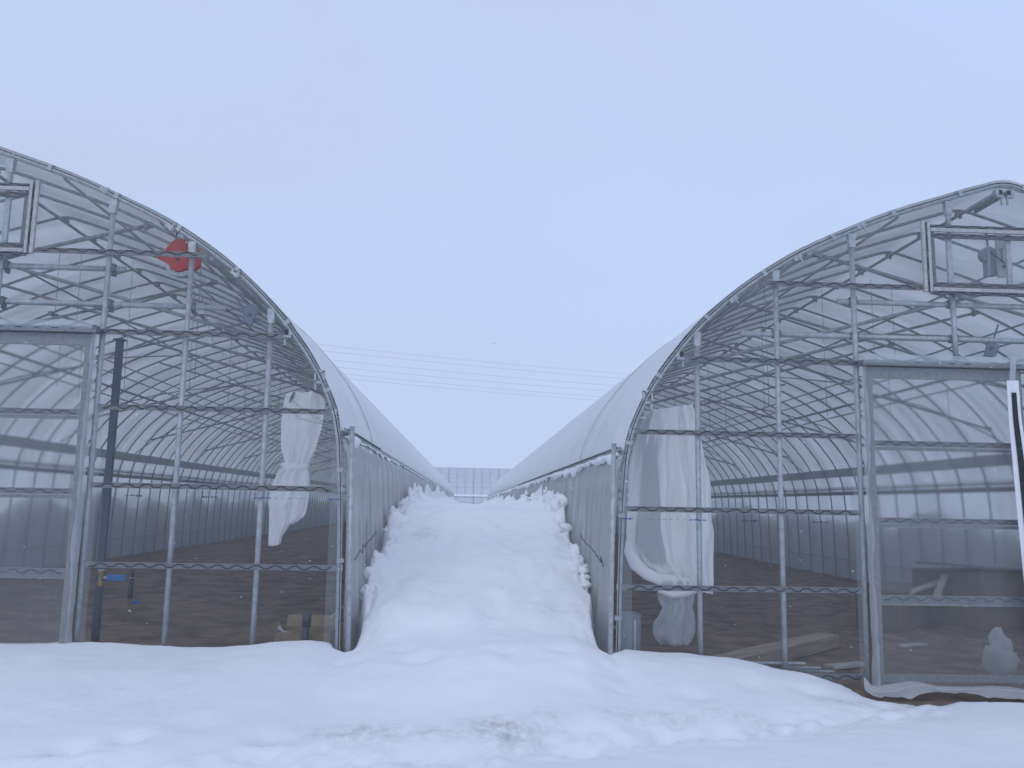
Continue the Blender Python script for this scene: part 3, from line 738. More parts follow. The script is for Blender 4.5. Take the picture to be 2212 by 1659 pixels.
# ------------------------------------------------------------------ house across the far end
def far_house():
    Y0, ZB, LH = 80.0, 0.35, 26.0
    g = empty('crosswise_greenhouse', (0, Y0, ZB)); tag(g, 'pale hazy greenhouse standing crosswise beyond the end of the snow-filled gap', 'greenhouse')
    prof = [(-(u-HW), z) for u, z in reversed(HALF)]          # (distance from the ridge, z) leg last
    near = [(-d, z) for d, z in prof]                          # y offset relative to the ridge: towards the camera
    ridge_y = HW
    mb = MB(); path = [(0, ridge_y-d, z) for d, z in reversed(prof)]+[(0, ridge_y+d, z) for d, z in prof[1:]]
    mb.tube(path, .024, n=5); rib = mb.mesh('arch_rib', 'steel_in')
    mb = MB(); mb.tube(path, .045, n=5); rib2 = mb.mesh('arch_rib', 'steel_in')
    n = int(2*LH/.8)
    for k in range(n+1): link('arch_rib', rib2 if k % 3 == 0 else rib, g, (-LH+k*.8, 0, 0))
    pf = [(p[1], p[2]) for p in path]
    G = [[(x, y-0.03*(1 if y < ridge_y else -1), z+.02) for y, z in pf if z > 2.0] for x in np.linspace(-LH, LH, 60)]
    mb = MB(); mb.grid(G); mb.build('roof_film', 'far', g)
    mb = MB(); mb.grid([[(x, -.04+.02*float(vnoise(x*2, z, 3)), z) for z in (-.3, .5, 1.2, 1.8)] for x in np.linspace(-LH, LH, 120)]); mb.build('side_film', 'far', g)
    mb = MB(); mb.grid([[(x, 2*HW+.04, z) for z in (-.3, .5, 1.2, 2.0)] for x in np.linspace(-LH, LH, 30)]); mb.build('side_film', 'far', g)
    for u in (.35, .75, 1.2, 1.8, 2.6, HW):
        z = z_of_u(u); mb = MB(); mb.tube([(-LH, u, z-.05), (LH, u, z-.05)], .03, n=5); mb.build('purlin', 'steel_in', g)
    mb = MB(); mb.box((0, -.07, 1.78), (2*LH, .06, .07)); mb.box((0, -.02, 1.22), (2*LH, .05, .05)); mb.build('eave_beam', 'rail', g)
    rows = [[(x, -.12-.06*float(vnoise(x*1.3, 2, 4)), 1.84), (x, -.10, 1.97+.05*float(vnoise(x*1.7, 3, 5))), (x, .05, 2.02)] for x in np.linspace(-LH, LH, 160)]
    mb = MB(); mb.grid(rows); mb.build('eave_snow', 'snow', g)
    for sg in (-1, 1):
        cols = []
        for u in np.linspace(0, 2*HW, 20): cols.append([(sg*LH, u, -.3+(z_of_u(u)+.3)*k/5) for k in range(6)])
        mb = MB(); mb.grid(cols); mb.build('gable_film', 'far', g)
far_house()

# ------------------------------------------------------------------ standing pipes at the corners
def pole(px_t, py_t, px_b, py_b, Y, label):
    b = at_y(px_b, py_b, Y); t = at_y(px_t, py_t, Y); d = (t-b).normalized()
    o = empty('standing_pipe', b-d*.35)
    base = o.location
    mb = MB(); mb.tube([(0, 0, 0), t-base], .0205, n=12, cap=True); mb.build('pipe', 'steel', o)
    mb = MB(); a = (t-base); mb.tube([a-d*.002, a+d*.003], .0225, n=12); mb.build('rim', 'steel', o)
    tag(o, label, 'pipe', 'steel pipes stuck in the snow at the house corners')
pole(761, 922, 752, 1380, 7.40, 'bare steel pipe standing in snow at corner of greenhouse with red chain wheel')
pole(1326, 959, 1319, 1406, 7.28, 'bare steel pipe standing in snow at corner of greenhouse with broad white curtain')

# ------------------------------------------------------------------ red chain wheel, chain, motor plates
Yw = LY+.22
outline_px = [(372, 525), (386, 517), (402, 520), (418, 525), (430, 535), (434, 552), (432, 575), (424, 583), (414, 585), (402, 582), (393, 587), (380, 587), (370, 580), (365, 570), (358, 566), (343, 560), (341, 551), (358, 545), (362, 537)]
c0 = at_y(384, 556, Yw)
w_ = empty('chain_wheel', c0)
def disp(px, Y, o): 
    p = at_y(px[0], px[1], Y); return (p.x-o.x, p.z-o.z)
mb = MB(); mb.prism([disp(p, Yw, c0) for p in outline_px], -.03, .03); mb.build('wheel_guard', 'red', w_)
rim = [(358, 566), (365, 572), (370, 582), (380, 588), (393, 588), (404, 584), (414, 588), (408, 592), (396, 597), (380, 597), (368, 592), (360, 582), (354, 572)]
mb = MB(); mb.prism([disp(p, Yw, c0) for p in rim], -.01, .07); mb.build('chain_guide', 'vent_rail', w_)
mb = MB(); q = disp((375, 557), Yw, c0); mb.tube([(q[0], -.046, q[1]), (q[0], -.028, q[1])], .010, n=6, smooth=False); mb.build('bolt', 'vent_rail', w_)
mb = MB(); q = disp((387, 562), Yw, c0); mb.tube([(q[0], -.034, q[1]), (q[0], -.028, q[1])], .016, n=10); mb.build('hole_shade', 'wire', w_)  # no opening cut: raised dark disc paints the shade of a shaft hole
mb = MB(); q = disp((380, 517), Yw, c0); qb = disp((376, 495), Yw, c0)
mb.tube([(q[0], 0, q[1]-.04), (q[0], 0, q[1]+.02), (qb[0]+.03, 0, qb[1]-.03), (qb[0], -.02, qb[1])], .008, n=6); mb.box((qb[0]+.02, 0, qb[1]-.02), (.05, .04, .03), Matrix.Rotation(.7, 3, 'Y')); mb.build('hanging_hook', 'dark_rail', w_)
tag(w_, 'red sheet-metal chain wheel guard hanging under the gable arch', 'chain wheel')

def chain(pts, label):
    P = [Vector(p) for p in pts]; o = empty('hanging_chain', P[0]); mb = MB()
    seg = []; L_ = .048
    for a, b in zip(P[:-1], P[1:]):
        n = max(1, int((b-a).length/L_*1.15))
        for k in range(n): seg.append((a.lerp(b, k/n), a.lerp(b, (k+1)/n)))
    for i, (a, b) in enumerate(seg):
        t = (b-a).normalized(); up = Vector((0, 1, 0)); sd_ = t.cross(up).normalized(); up = sd_.cross(t)
        w = sd_ if i % 2 else up; c = (a+b)/2; h = (b-a).length*.62
        ring = [c+t*(h*math.cos(x))+w*(.0115*math.sin(x)) for x in np.linspace(0, 2*math.pi, 9)]
        mb.tube([r-P[0] for r in ring], .0024, n=3, cap=False)
    mb.build('links', 'vent_rail', o)
    return tag(o, label, 'chain', 'chain strands of the red wheel')
A0 = at_y(428, 586, Yw+.03)
for k, (mid, lab) in enumerate((([(438, 655), (462, 745), (520, 800), (600, 868), (650, 905), (700, 917)], 'long slack strand of hand chain running from red wheel to square corner bracket'),
                                ([(455, 650), (494, 733), (535, 790), (610, 850), (660, 888), (702, 914)], 'tauter strand of hand chain running from red wheel to square corner bracket'))):
    chain([A0+Vector((.02*k, .03*k, 0))]+[at_y(a, b, Yw+.02-.02*i+.03*k) for i, (a, b) in enumerate(mid)], lab)

def plate(pxs, Y, label, arm_to):
    c = at_y(*pxs[0], Y); o = empty('motor_plate', c)
    q = [at_y(p[0], p[1], Y) for p in pxs[1]]
    mb = MB(); mb.prism([(p.x-c.x, p.z-c.z) for p in q], -.006, .05); mb.build('plate', 'grey_paint', o)
    e = [at_y(p[0], p[1], Y) for p in arm_to]
    mb = MB(); mb.tube([p-c+Vector((0, .03, 0)) for p in e], .011, n=6); mb.build('arm', 'grey_paint', o)
    mb = MB(); mb.tube([(0, -.02, 0), (0, .06, 0)], .018, n=8); mb.build('hub', 'dark_rail', o)
    tag(o, label, 'motor plate')
plate(((540, 680), [(527, 668), (533, 655), (557, 668), (541, 702), (524, 692)]), LY+.5, 'small grey-blue plate with arm under the roof slope beside slack chain', [(505, 640), (545, 685), (585, 716), (600, 735)])
plate(((2140, 752), [(2130, 768), (2138, 738), (2162, 746), (2150, 770)]), RY+.9, 'small grey-blue plate hanging above the hazy sliding door', [(2148, 740), (2152, 725), (2160, 700)])

# winding gear behind the right-hand vent
c = at_y(2165, 550, RY+.10); o = empty('vent_winder', c)
mb = MB(); mb.box((0, .03, 0), (.075, .03, .42)); mb.build('rail', 'vent_rail', o)
mb = MB(); mb.tube([(-.085, .06, .02), (-.085, .13, .02)], .075, n=14); mb.box((-.06, .10, -.10), (.10, .07, .16)); mb.build('motor', 'grey_paint', o)
mb = MB(); mb.tube([(-.13, .0, .03), (0.015, -.012, -.085), (.022, -.012, -.12)], .006, n=5); mb.box((.03, -.01, -.115), (.06, .025, .022)); mb.build('crank', 'wire', o)
mb = MB(); mb.tube([(0, .005, .05), (0, .014, .05)], .016, n=10); mb.box((.004, .01, -.02), (.007, .008, .10)); mb.build('lock_slot', 'dark_rail', o)
tag(o, 'grey winding motor with crank behind the gable vent', 'winder')
c = at_y(2131, 548, RY-.03); o = empty('bent_strip', c)
rows = [[(x+(.018*math.sin((z+.22)*7.0)), -.012+.01*math.cos(x*60), z) for x in np.linspace(-.011, .011, 4)] for z in np.linspace(-.21, .21, 14)]
mb = MB(); mb.grid(rows); mb.grid([[(p[0], p[1]+.006, p[2]) for p in r] for r in rows]); mb.build('strip', 'rail', o); tag(o, 'narrow bent metal strip standing inside the gable vent', 'strip')

# ------------------------------------------------------------------ curtains
def lerp_rows(rows, n):
    ys = np.array([r[0] for r in rows], float); yy = np.linspace(ys[0], ys[-1], n)
    return yy, np.interp(yy, ys, [r[1] for r in rows]), np.interp(yy, ys, [r[2] for r in rows])
def gathered(name, part, rows, Y, mat, label, pleats, amp, thick, n=70, m=84, seed=1, parent=None, slant=0.0, bot=None, cat='curtain', top=None):
    """cloth hung in pleats, closed round its thickness; rows = (photo y, left x, right x)"""
    yy, xl, xr = lerp_rows(rows, n)
    base = at_y((xl[-1]+xr[-1])/2, yy[-1], Y); 
    o = parent or empty(name, base); org = Vector(o.location)
    G = []
    for i in range(n):
        f = i/(n-1); row = []
        for k in range(m):
            a = 2*math.pi*k/m; ca = math.cos(a); sa = math.sin(a)
            t = (1-ca)/2; px = xl[i]+(xr[i]-xl[i])*t
            dy = 0.0
            if bot is not None: dy += np.interp(t, bot[0], bot[1])*max(0, (f-.75)/.25)
            if top is not None: dy += np.interp(t, top[0], top[1])*max(0, (.15-f)/.15)
            p = at_y(px, yy[i]+dy, Y)
            w = (xr[i]-xl[i])*Y/F
            fold = amp*(math.sin(pleats*math.pi*1.3*t+1.6*math.sin(f*3+seed)+2.2*float(vnoise(t*3, f*1.5, seed+8)))*.35+1.5*float(vnoise(t*pleats*1.6+f*1.2, f*1.8, seed))+.9*float(vnoise(t*pleats*4+f*2, f*6.0, seed+5)))*min(1, w/.25)
            p.y += -sa*thick*min(1, w/.3)*(.6+.4*abs(sa))+fold
            p.x += .25*fold*math.sin(t*9)
            p.z += .012*float(vnoise(t*14, f*9, seed+3))
            row.append(tuple(p-org))
        G.append(row)
    mb = MB(); mb.grid(G, wrap=True); mb.build(part, mat, o)
    if parent is None: tag(o, label, cat)
    return o
cl = gathered('tied_curtain', 'cloth', [(850, 616, 703), (880, 611, 704), (914, 607.6, 700), (968, 609, 685), (998, 616, 668), (1010, 618, 661)], LY+.42, 'cloth', 'white fleece curtain knotted to a narrow bundle below the corner bracket', 4, .035, .05, seed=2,
              top=([0, .2, .45, .7, 1], [2, -4, -1, -3, 10]))
gathered('', 'loose_tail', [(1006, 616, 662), (1020, 602, 668), (1037, 592, 669), (1077, 580, 666), (1100, 581, 661), (1121, 581, 656), (1140, 579, 640)], LY+.42, 'cloth', '', 5, .035, .05, seed=5, parent=cl, bot=([0, .42, .45, .72, 1], [40, 36, 20, -4, -14]))
mb = MB(); ks = [at_y(a, b, LY+.42)-Vector(cl.location) for a, b in ((608, 1002), (622, 1010), (640, 1011), (658, 1008), (668, 1003))]
mb.tube(ks, [.02, .05, .06, .05, .02], n=8); mb.build('knot', 'cloth', cl)
mb = MB(); ks = [at_y(a, b, LY+.34)-Vector(cl.location) for a, b in ((625, 870), (631, 858), (636, 847))]
mb.tube(ks, [.006, .016, .01], n=6); mb.build('clip', 'dark_rail', cl)

cr = gathered('broad_curtain', 'cloth', [(880, 1393, 1495), (905, 1386, 1503), (937, 1377, 1512), (989, 1361, 1522), (1045, 1356, 1535), (1093, 1354, 1537), (1121, 1353, 1537), (1149, 1352, 1543), (1180, 1353, 1543), (1212, 1362, 1542), (1240, 1395, 1541), (1262, 1424, 1538)], RY+.42, 'cloth',
              'broad white fleece curtain hanging in folds behind the gable film', 7, .060, .05, n=90, m=130, seed=9, bot=([0, .6, .75, 1], [0, 0, 14, 22]), top=([0, .5, 1], [8, 2, -7]))
gathered('', 'thin_inner_cloth', [(940, 1392, 1412), (1000, 1388, 1420), (1100, 1382, 1428), (1170, 1375, 1436), (1215, 1405, 1440)], RY+.34, 'cloth2', '', 2, .012, .015, n=40, m=40, seed=12, parent=cr)
gathered('', 'gathered_hem', [(1255, 1425, 1500), (1275, 1420, 1503), (1296, 1421, 1500), (1312, 1429, 1496), (1322, 1424, 1499), (1340, 1411, 1503), (1360, 1407, 1502), (1378, 1412, 1497), (1392, 1426, 1486)], RY+.40, 'cloth2', '', 5, .05, .10, n=56, m=80, seed=15, parent=cr)
mb = MB(); ks = [at_y(a, b, RY+.36)-Vector(cr.location) for a, b in ((1356, 1165), (1358, 1190), (1372, 1218), (1398, 1240), (1425, 1252), (1455, 1256), (1490, 1262), (1503, 1264))]
mb.tube(ks, [.015, .045, .058, .055, .05, .06, .05, .015], n=12, flat=.5); mb.build('swag', 'cloth', cr)
mb = MB(); ks = [at_y(a, b, RY+.33)-Vector(cr.location) for a, b in ((1423, 1276), (1450, 1284), (1480, 1281), (1503, 1276))]
mb.tube(ks, [.03, .065, .065, .03], n=10, flat=.6); mb.build('tie_roll', 'cloth', cr)

# ------------------------------------------------------------------ things inside the left-hand house
def riser(px, py_top, Y, label, handle_px, r=.030, h_scale=1.0):
    t = at_y(px, py_top, Y); o = empty('water_riser', (t.x, Y, LZ-.02)); H = t.z-LZ+.02
    mb = MB(); mb.tube([(0, 0, 0), (0, 0, H-.13*h_scale)], r, n=12); mb.build('pipe', 'pvc', o)
    mb = MB(); z = H-.13*h_scale
    mb.tube([(0, 0, z-.01), (0, 0, z+.035*h_scale)], r*.95, n=8, smooth=False); mb.tube([(0, 0, z+.03*h_scale), (0, 0, z+.11*h_scale)], r*.72, n=12); mb.tube([(0, 0, z+.095*h_scale), (0, 0, z+.13*h_scale)], r*.95, n=8, smooth=False); mb.build('valve', 'brass', o)
    mb = MB(); mb.tube([(0, 0, H-.001), (0, 0, H+.008)], r*1.0, n=12); mb.build('cap', 'vent_rail', o)
    mb = MB(); z2 = z+.07*h_scale; mb.box((r+.02, -.01, z2), (.04*h_scale, .012, .02)); mb.build('stem', 'vent_rail', o)
    mb = MB(); mb.box((r+.03+.075*h_scale, -.012, z2), (.155*h_scale, .016, .048*h_scale)); mb.build('handle', 'blue', o)
    tag(o, label, 'water riser', 'water risers with blue valve handles')
riser(219, 1232, LY+.32, 'thick dark water riser with brass valve and long blue handle', None)
t2 = at_z(279, 1311, LZ); o = empty('water_riser', (t2.x, t2.y, LZ-.015)); k2 = t2.y/F
mb = MB(); mb.tube([(0, 0, 0), (0, 0, .13)], .024, n=8, smooth=False); mb.build('valve', 'brass', o)
mb = MB(); mb.tube([(0, 0, .12), (.002, 0, .22), (.006, 0, .36)], [.034, .036, .028], n=10); mb.tube([(.006, 0, .36), (.006, 0, .49)], .022, n=10); mb.build('pipe', 'pvc', o)
mb = MB(); mb.tube([(.006, 0, .375), (.006, 0, .39)], .031, n=10); mb.build('ring', 'vent_rail', o)
mb = MB(); mb.box((.085, -.02, .075), (.12, .014, .04)); mb.build('handle', 'blue', o)
tag(o, 'small water riser on the soil with low brass valve and short blue handle', 'water riser', 'water risers with blue valve handles')

tp = at_y(258, 738, LY+.30); o = empty('dark_post', (tp.x-.02, LY+.36, LZ-.02))
mb = MB(); mb.box((0, 0, 1.42), (.054, .054, 2.86)); mb.build('post', 'post', o)
mb = MB(); mb.box((0, 0, .02), (.13, .13, .012)); mb.build('base_plate', 'post', o)
mb = MB(); mb.box((0, 0, 2.86), (.09, .09, .012)); mb.build('top_plate', 'post', o)
tag(o, 'dark painted square post standing inside beside the sliding door', 'post')

bx0 = at_y(596, 1385, LY+.30); bx1 = at_y(712, 1385, LY+.30); bw = bx1.x-bx0.x
o = empty('cardboard_box', ((bx0.x+bx1.x)/2, LY+.48, LZ)); hb = at_y(600, 1366, LY+.30).z-LZ; dpt = .36
mb = MB()
for c_, s_ in (((0, -dpt/2, hb/2), (bw, .006, hb)), ((0, dpt/2, hb/2), (bw, .006, hb)), ((-bw/2, 0, hb/2), (.006, dpt-.006, hb)), ((bw/2, 0, hb/2), (.006, dpt-.006, hb)), ((0, 0, .006), (bw-.01, dpt-.01, .006))): mb.box(c_, s_)
mb.build('box_body', 'card', o)
mb = MB(); mb.box((bw/2+.085, -.02, hb+.065), (.20, dpt*.7, .006), Matrix.Rotation(-.62, 3, 'Y')); mb.build('flap', 'card', o)
mb = MB(); mb.box((bw/2-.03, -.12, hb+.045), (.16, .10, .006), Matrix.Rotation(-.85, 3, 'Y')); mb.build('flap', 'card', o)
mb = MB(); mb.box((-bw/2-.03, 0, hb+.02), (.09, dpt*.8, .006), Matrix.Rotation(.9, 3, 'Y')); mb.build('flap', 'card', o)
mb = MB(); mb.box((0, dpt/2+.03, hb+.05), (bw*.95, .006, .11), Matrix.Rotation(-.5, 3, 'X')); mb.build('flap', 'card', o)
tag(o, 'open brown cardboard box with raised flaps behind the gable film', 'box')
def lump(name, part, loc, rad, mat, label, cat, seed, amp=.35, base=0.0):
    o = empty(name, loc); G = []
    for i in range(15):
        th = math.pi*i/14; row = []
        for k in range(24):
            ph = 2*math.pi*k/24
            d = 1+amp*float(fbm(np.array(math.cos(ph)*1.6*math.sin(th)+5), np.array(math.sin(ph)*1.6*math.sin(th)+math.cos(th)*2), 4, seed))
            row.append((rad[0]*math.sin(th)*math.cos(ph)*d, rad[1]*math.sin(th)*math.sin(ph)*d, rad[2]+rad[2]*math.cos(th)*(d if i < 9 else 1)+base))
        G.append(row)
    mb = MB(); mb.grid(G, wrap=True); mb.build(part, mat, o); tag(o, label, cat); return o
bp = at_y(622, 1376, LY+.42)
lb = lump('plastic_bag', 'bag', (bp.x, LY+.44, LZ+.02), (.11, .10, .11), 'bag', 'crumpled clear plastic bag lying in the open cardboard box', 'bag', 3, .7)
mb = MB(); mb.tube([(0.0, 0, .20), (-.05, -.02, .235), (-.09, -.03, .27)], [.03, .012, .022], n=7); mb.build('twisted_neck', 'bag', lb)
sp = at_y(662, 1324, LY+.20); o = empty('stub_pipe', (sp.x-.008, LY+.20, LZ-.02))
mb = MB(); mb.tube([(0, 0, 0), (.012, 0, sp.z-LZ-.06)], .033, n=12); mb.build('pipe', 'pvc', o)
mb = MB(); mb.tube([(.012, 0, sp.z-LZ-.09), (.016, 0, sp.z-LZ+.02)], .040, n=12); mb.build('socket', 'pvc', o); tag(o, 'short dark pipe stub standing beside the cardboard box', 'pipe')

# ------------------------------------------------------------------ things inside the right-hand house
def beam(p0, p1, w, h, mat, name, label, cat, z0=RZ, tilt=0.0, group=None, nail=True):
    a = Vector((p0[0], p0[1], 0)); b = Vector((p1[0], p1[1], 0)); t = (b-a); ln = t.length; ang = math.atan2(t.y, t.x); c_ = (a+b)/2
    o = empty(name, (c_.x, c_.y, z0)); o.rotation_euler = (0, -tilt, ang)
    b_ = .006; mb = MB(); P = [(-w/2, 0+b_), (-w/2+b_, 0), (w/2-b_, 0), (w/2, b_), (w/2, h-b_), (w/2-b_, h), (-w/2+b_, h), (-w/2, h-b_)]
    n = 8; vs = [p for q in P for p in ((-ln/2, q[0], q[1]), (ln/2, q[0], q[1]))]
    mb.add(vs, [(2*i, 2*i+1, (2*i+3) % 16, (2*i+2) % 16) for i in range(8)]+[tuple(range(0, 16, 2))[::-1], tuple(range(1, 16, 2))]); mb.build('timber' if mat != 'steel' else 'strip', mat, o)
    return tag(o, label, cat, group)
beam((2.22, 8.0), (4.12, 9.80), .25, .14, 'wood', 'timber_beam', 'long thick timber beam lying on the soil behind the gable film', 'timber')
beam((3.55, 8.45), (3.98, 8.62), .16, .03, 'pale_board', 'short_board', 'short pale board lying on dark soil in front of the thick timber beam', 'board')
for k, (a, b, z_) in enumerate(((1655, 1738, 1432), (1732, 1772, 1442), (1762, 1800, 1450))):
    p, q = at_y(a, z_, RY+.12+.03*k), at_y(b, z_+1, RY+.12+.03*k)
    beam((p.x-.15, p.y), (q.x, q.y), .05, .018, 'steel', 'metal_strip', ['longest galvanised strip lying inside along the gable foot', 'middle galvanised strip lying inside along the gable foot', 'galvanised strip next to the door post along the gable foot'][k], 'metal strip', z0=max(p.z-.01, RZ+.01), group='galvanised strips at the gable foot')
# heap of boards behind the hazy door
hp = at_y(2118, 1240, 11.6)
beam((5.35, 11.0), (6.5, 12.1), .7, .50, 'ply', 'board_stack', 'low stack of dark brown boards seen through the hazy sliding door', 'boards')
beam((6.5, 11.3), (8.05, 12.0), 1.0, .74, 'ply', 'brown_crate', 'big brown board crate at the side wall seen through hazy door', 'crate')
for k, (a, b, t_, lb_) in enumerate((((6.35, 11.0), (7.95, 11.75), -.06, 'wide dark board lying over the big brown crate'), ((5.6, 10.9), (6.55, 11.35), .18, 'slanting pale-edged board leaning against the brown crate'), ((6.1, 10.95), (6.52, 11.25), .75, 'short steep board propped against the brown crate'))):
    beam(a, b, (.9, .10, .09)[k], .035, ('dark_rail', 'pale_board', 'pale_board')[k], 'leaning_board', lb_, 'board', z0=(.77, .50, .50)[k], tilt=t_)
beam((4.9, 9.6), (5.3, 9.75), .10, .03, 'pale_board', 'short_board', 'light scrap board on soil behind the hazy door', 'board')
wb = at_y(2170, 1400, RY+.55); lump('white_sack', 'sack', (wb.x+.02, RY+.62, RZ-.02), (.12, .11, .20), 'cloth2', 'lumpy white plastic sack standing just inside the sliding door', 'sack', 8, 1.1)
gb = at_y(1360, 1395, RY+.22); o = empty('plastic_crate', (gb.x-.005, RY+.24, RZ))
zt = at_y(1362, 1328, RY+.2).z-RZ
rows = []
for i in range(9):
    z = zt*i/8; k = 1+.1*i/8
    rows.append([(x*.075*k*(.9 if i == 8 else 1), y*.12*k, z) for x, y in ((-1, -1), (-.3, -1.05), (.3, -1.05), (1, -1), (1.05, 0), (1, 1), (0, 1.05), (-1, 1), (-1.05, 0))])
mb = MB(); mb.grid(rows, wrap=True, smooth=False); mb.build('crate_wall', 'crate', o)
mb = MB(); mb.box((0, 0, zt), (.17, .27, .02)); mb.build('rim', 'crate', o)
mb = MB(); mb.box((.03, -.135, zt*.5), (.018, .008, zt*.9)); mb.build('rib', 'vent_rail', o)
tag(o, 'grey-blue plastic crate standing inside the house corner below the curtain', 'crate')

# film skirt lying loose at the foot of the right-hand door
o = empty('door_skirt', (0, 0, 0)); G = []
sk = [(1866, 1462, 1480, 1486, 7.22), (1885, 1482, 1494, 1500, 7.15), (1905, 1480, 1497, 1504, 7.10), (1935, 1475, 1492, 1508, 7.05), (1965, 1471, 1481, 1507, 7.02), (1990, 1473, 1480, 1500, 7.02), (2020, 1481, 1487, 1494, 7.03), (2060, 1483, 1490, 1496, 7.04), (2100, 1483, 1490, 1499, 7.03), (2140, 1481, 1487, 1505, 7.0), (2180, 1483, 1490, 1511, 6.97), (2215, 1489, 1496, 1512, 6.96), (2260, 1490, 1497, 1513, 6.95), (2400, 1492, 1500, 1515, 6.95), (2560, 1494, 1502, 1517, 6.95)]
sx = [q[0] for q in sk]
for px in np.linspace(1866, 2560, 160):
    a, b, c_, Y = [float(np.interp(px, sx, [q[i] for q in sk])) for i in (1, 2, 3, 4)]
    row = []
    for k in range(9):
        f = k/8; py = np.interp(f, [0, .35, 1], [a, b, c_]); yy = RY-.10+(Y-RY+.10)*f
        p = at_y(px, py, yy); n_ = float(fbm(np.array(px*.03), np.array(f*3.0), 3, 5))*.05*f
        row.append((p.x, p.y-abs(n_), max(p.z+n_*.5, RZ+.006)))
    G.append(row)
mb = MB(); mb.grid(G); mb.build('loose_film', 'skirt', o)
mb = MB(); mb.tube([(r[3][0], r[3][1]-.006, r[3][2]+.004) for r in G], .007, n=5); mb.build('hem', 'skirt', o)
tag(o, 'crumpled pale film skirt lying on bare soil below the sliding door', 'film skirt')

# webbing strip hanging in front of the doors
Ys = RY-.24; tpx = at_y(2190, 822, Ys); o = empty('hanging_strip', tpx)
path = [(822, 2175, 2200), (900, 2179, 2206), (1000, 2188, 2221), (1100, 2197, 2232), (1200, 2207, 2243), (1330, 2220, 2257), (1440, 2232, 2268)]
def strip_rows(f0, f1, dy, y0, y1):
    rows = []
    for y in np.linspace(y0, y1, 30):
        a = np.interp(y, [q[0] for q in path], [q[1] for q in path]); b = np.interp(y, [q[0] for q in path], [q[2] for q in path])
        rows.append([tuple(at_y(a+(b-a)*t, y, Ys+dy)-tpx) for t in np.linspace(f0, f1, 4)])
    return rows
for nm, f0, f1, dy, y0, y1, mt_ in (('webbing', 0, 1, 0, 822, 1440, 'strap'), ('dark_stripe', .36, .76, -.008, 848, 1425, 'black')):
    R0_ = strip_rows(f0, f1, dy, y0, y1); mb = MB(); mb.grid(R0_); R1_ = [[(p[0], p[1]+.005, p[2]) for p in r] for r in R0_]; mb.grid(R1_)
    for e in (0, -1): mb.grid([[r[e] for r in R0_], [r[e] for r in R1_]])
    mb.build(nm, mt_, o)
a, b = at_y(2186, 776, Ys)-tpx, at_y(2192, 822, Ys)-tpx
mb = MB(); mb.box((a+b)/2+Vector((0, .008, 0)), (.05, .006, .21), Matrix.Rotation(.13, 3, 'Y')); mb.build('tape', 'ruffle', o)
tag(o, 'white webbing strip with black centre stripe taped in front of the doors', 'strip')

# ------------------------------------------------------------------ wires and a bird in the sky
def cable(yl, yr, xl, xr, label):
    a = at_y(xl, yl, 96.0); b = at_y(xr, yr, 96.0*(1088-yl+(xl-1013)*.018)/(1088-yr+(xr-1013)*.018)); d = b-a
    pts = []
    for t in np.linspace(-1.6, 2.6, 40):
        p = a+d*t; p.z += -1.0*t*(1-t)*.6; pts.append(p)
    o = empty('power_line', a); mb = MB(); mb.tube([p-a for p in pts], .013, n=5, cap=False); mb.build('cable', 'cable', o); tag(o, label, 'cable', 'power lines crossing the sky')
for k, (x0, y0, x1, y1) in enumerate(((40, 227, 1895, 405), (70, 264, 1870, 430), (130, 318, 1830, 472), (180, 362, 1790, 502), (215, 400, 1770, 537), (240, 427, 1725, 557))):
    cable(658.3+.372*y0, 658.3+.372*y1, 658.3+.372*x0, 658.3+.372*x1, ['topmost of the six power lines crossing the sky above the gap', 'second highest of the six power lines crossing the sky', 'third highest of the six power lines crossing the sky', 'third lowest of the six power lines crossing the sky', 'second lowest of the six power lines crossing the sky', 'lowest of the six power lines crossing the sky above the gap'][k])
c = at_y(1068, 743, 110.0); o = empty('flying_bird', c)
mb = MB(); mb.tube([(-.12, 0, -.01), (-.04, 0, 0), (.05, 0, .01), (.12, 0, .02)], [.008, .035, .04, .01], n=7); mb.build('body', 'wire', o)
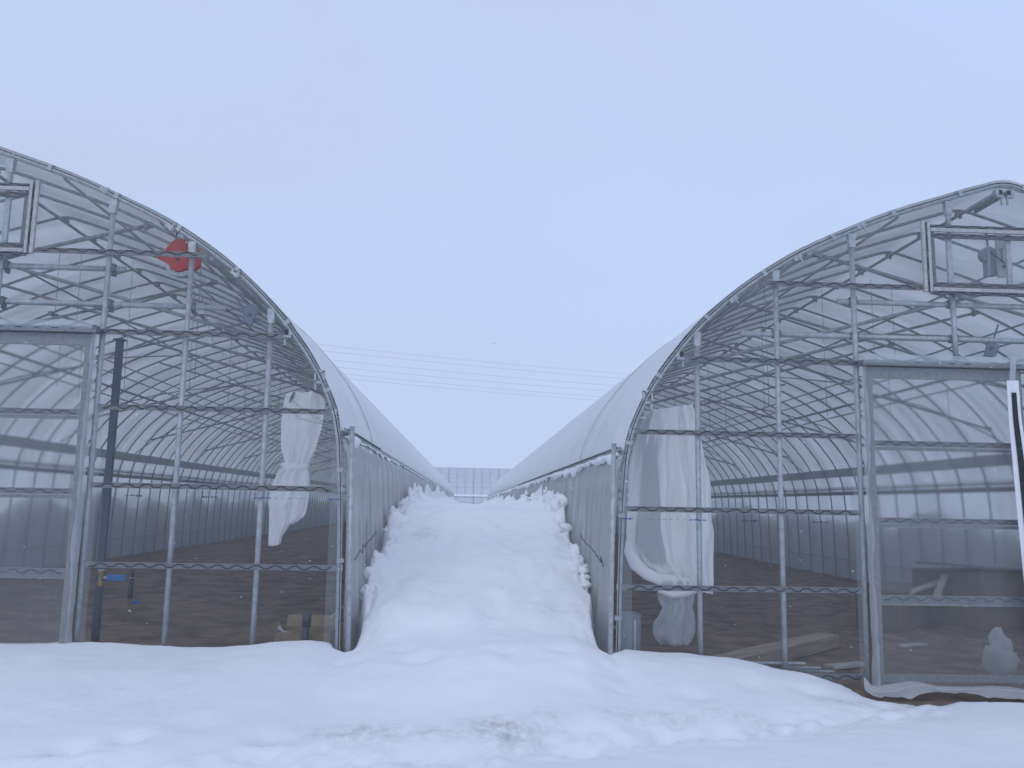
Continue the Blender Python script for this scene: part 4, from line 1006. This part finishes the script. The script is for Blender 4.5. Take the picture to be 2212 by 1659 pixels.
for sg in (-1, 1):
    mb = MB(); mb.add([(.04, 0, .02), (-.05, 0, .015), (-.06, sg*.16, .07), (.02, sg*.17, .085), (-.05, sg*.30, .03), (.0, sg*.30, .035), (.04, 0, .01), (-.05, 0, .005), (-.06, sg*.16, .06), (.02, sg*.17, .075), (-.05, sg*.30, .025), (.0, sg*.30, .03)], [(0, 1, 2, 3), (3, 2, 4, 5), (6, 9, 8, 7), (9, 11, 10, 8), (0, 3, 9, 6), (3, 5, 11, 9), (1, 7, 8, 2), (2, 8, 10, 4), (4, 10, 11, 5)]); mb.build('wing', 'wire', o)
tag(o, 'tiny dark bird flying high above the gap near the power lines', 'bird')

# ------------------------------------------------------------------ falling snow
rnd = random.Random(11); mb = MB()
for i in range(2600):
    y = rnd.uniform(1.6, 7.2); x = rnd.uniform(-.75, .75)*y*1.15; z = rnd.uniform(.25, 1.0)*min(6.0, EYE+y*.62)
    r = rnd.uniform(.0008, .0017); e = 1.0+rnd.random()*1.2; q = Vector((x, y, z))
    ax = Vector((e*.9, 0, -e*.45))*r; sd1 = Vector((0.45, 0, .9))*r*.7; sd2 = Vector((0, 1, 0))*r*.7
    mb.add([q+ax, q-ax, q+sd1, q-sd1, q+sd2, q-sd2], [(0, 2, 4), (0, 4, 3), (0, 3, 5), (0, 5, 2), (1, 4, 2), (1, 3, 4), (1, 5, 3), (1, 2, 5)])
o = mb.build('falling_snow', 'flake'); o['kind'] = 'stuff'; o['label'] = 'small snowflakes drifting down in front of the houses'; o['category'] = 'snowflakes'

# ------------------------------------------------------------------ snowy air
hz, ht, ho = newmat('snowy_air')
pv = N(ht, 'ShaderNodeVolumePrincipled'); pv.inputs['Density'].default_value = 0.0032; pv.inputs['Color'].default_value = (0.97, 0.985, 1.0, 1); pv.inputs['Anisotropy'].default_value = 0.2
ht.links.new(pv.outputs[0], ho.inputs['Volume']); MT['haze'] = hz
mb = MB(); mb.box((0, 75, 12.5), (304, 334, 27.6)); o = mb.build('haze', 'haze'); o['kind'] = 'stuff'
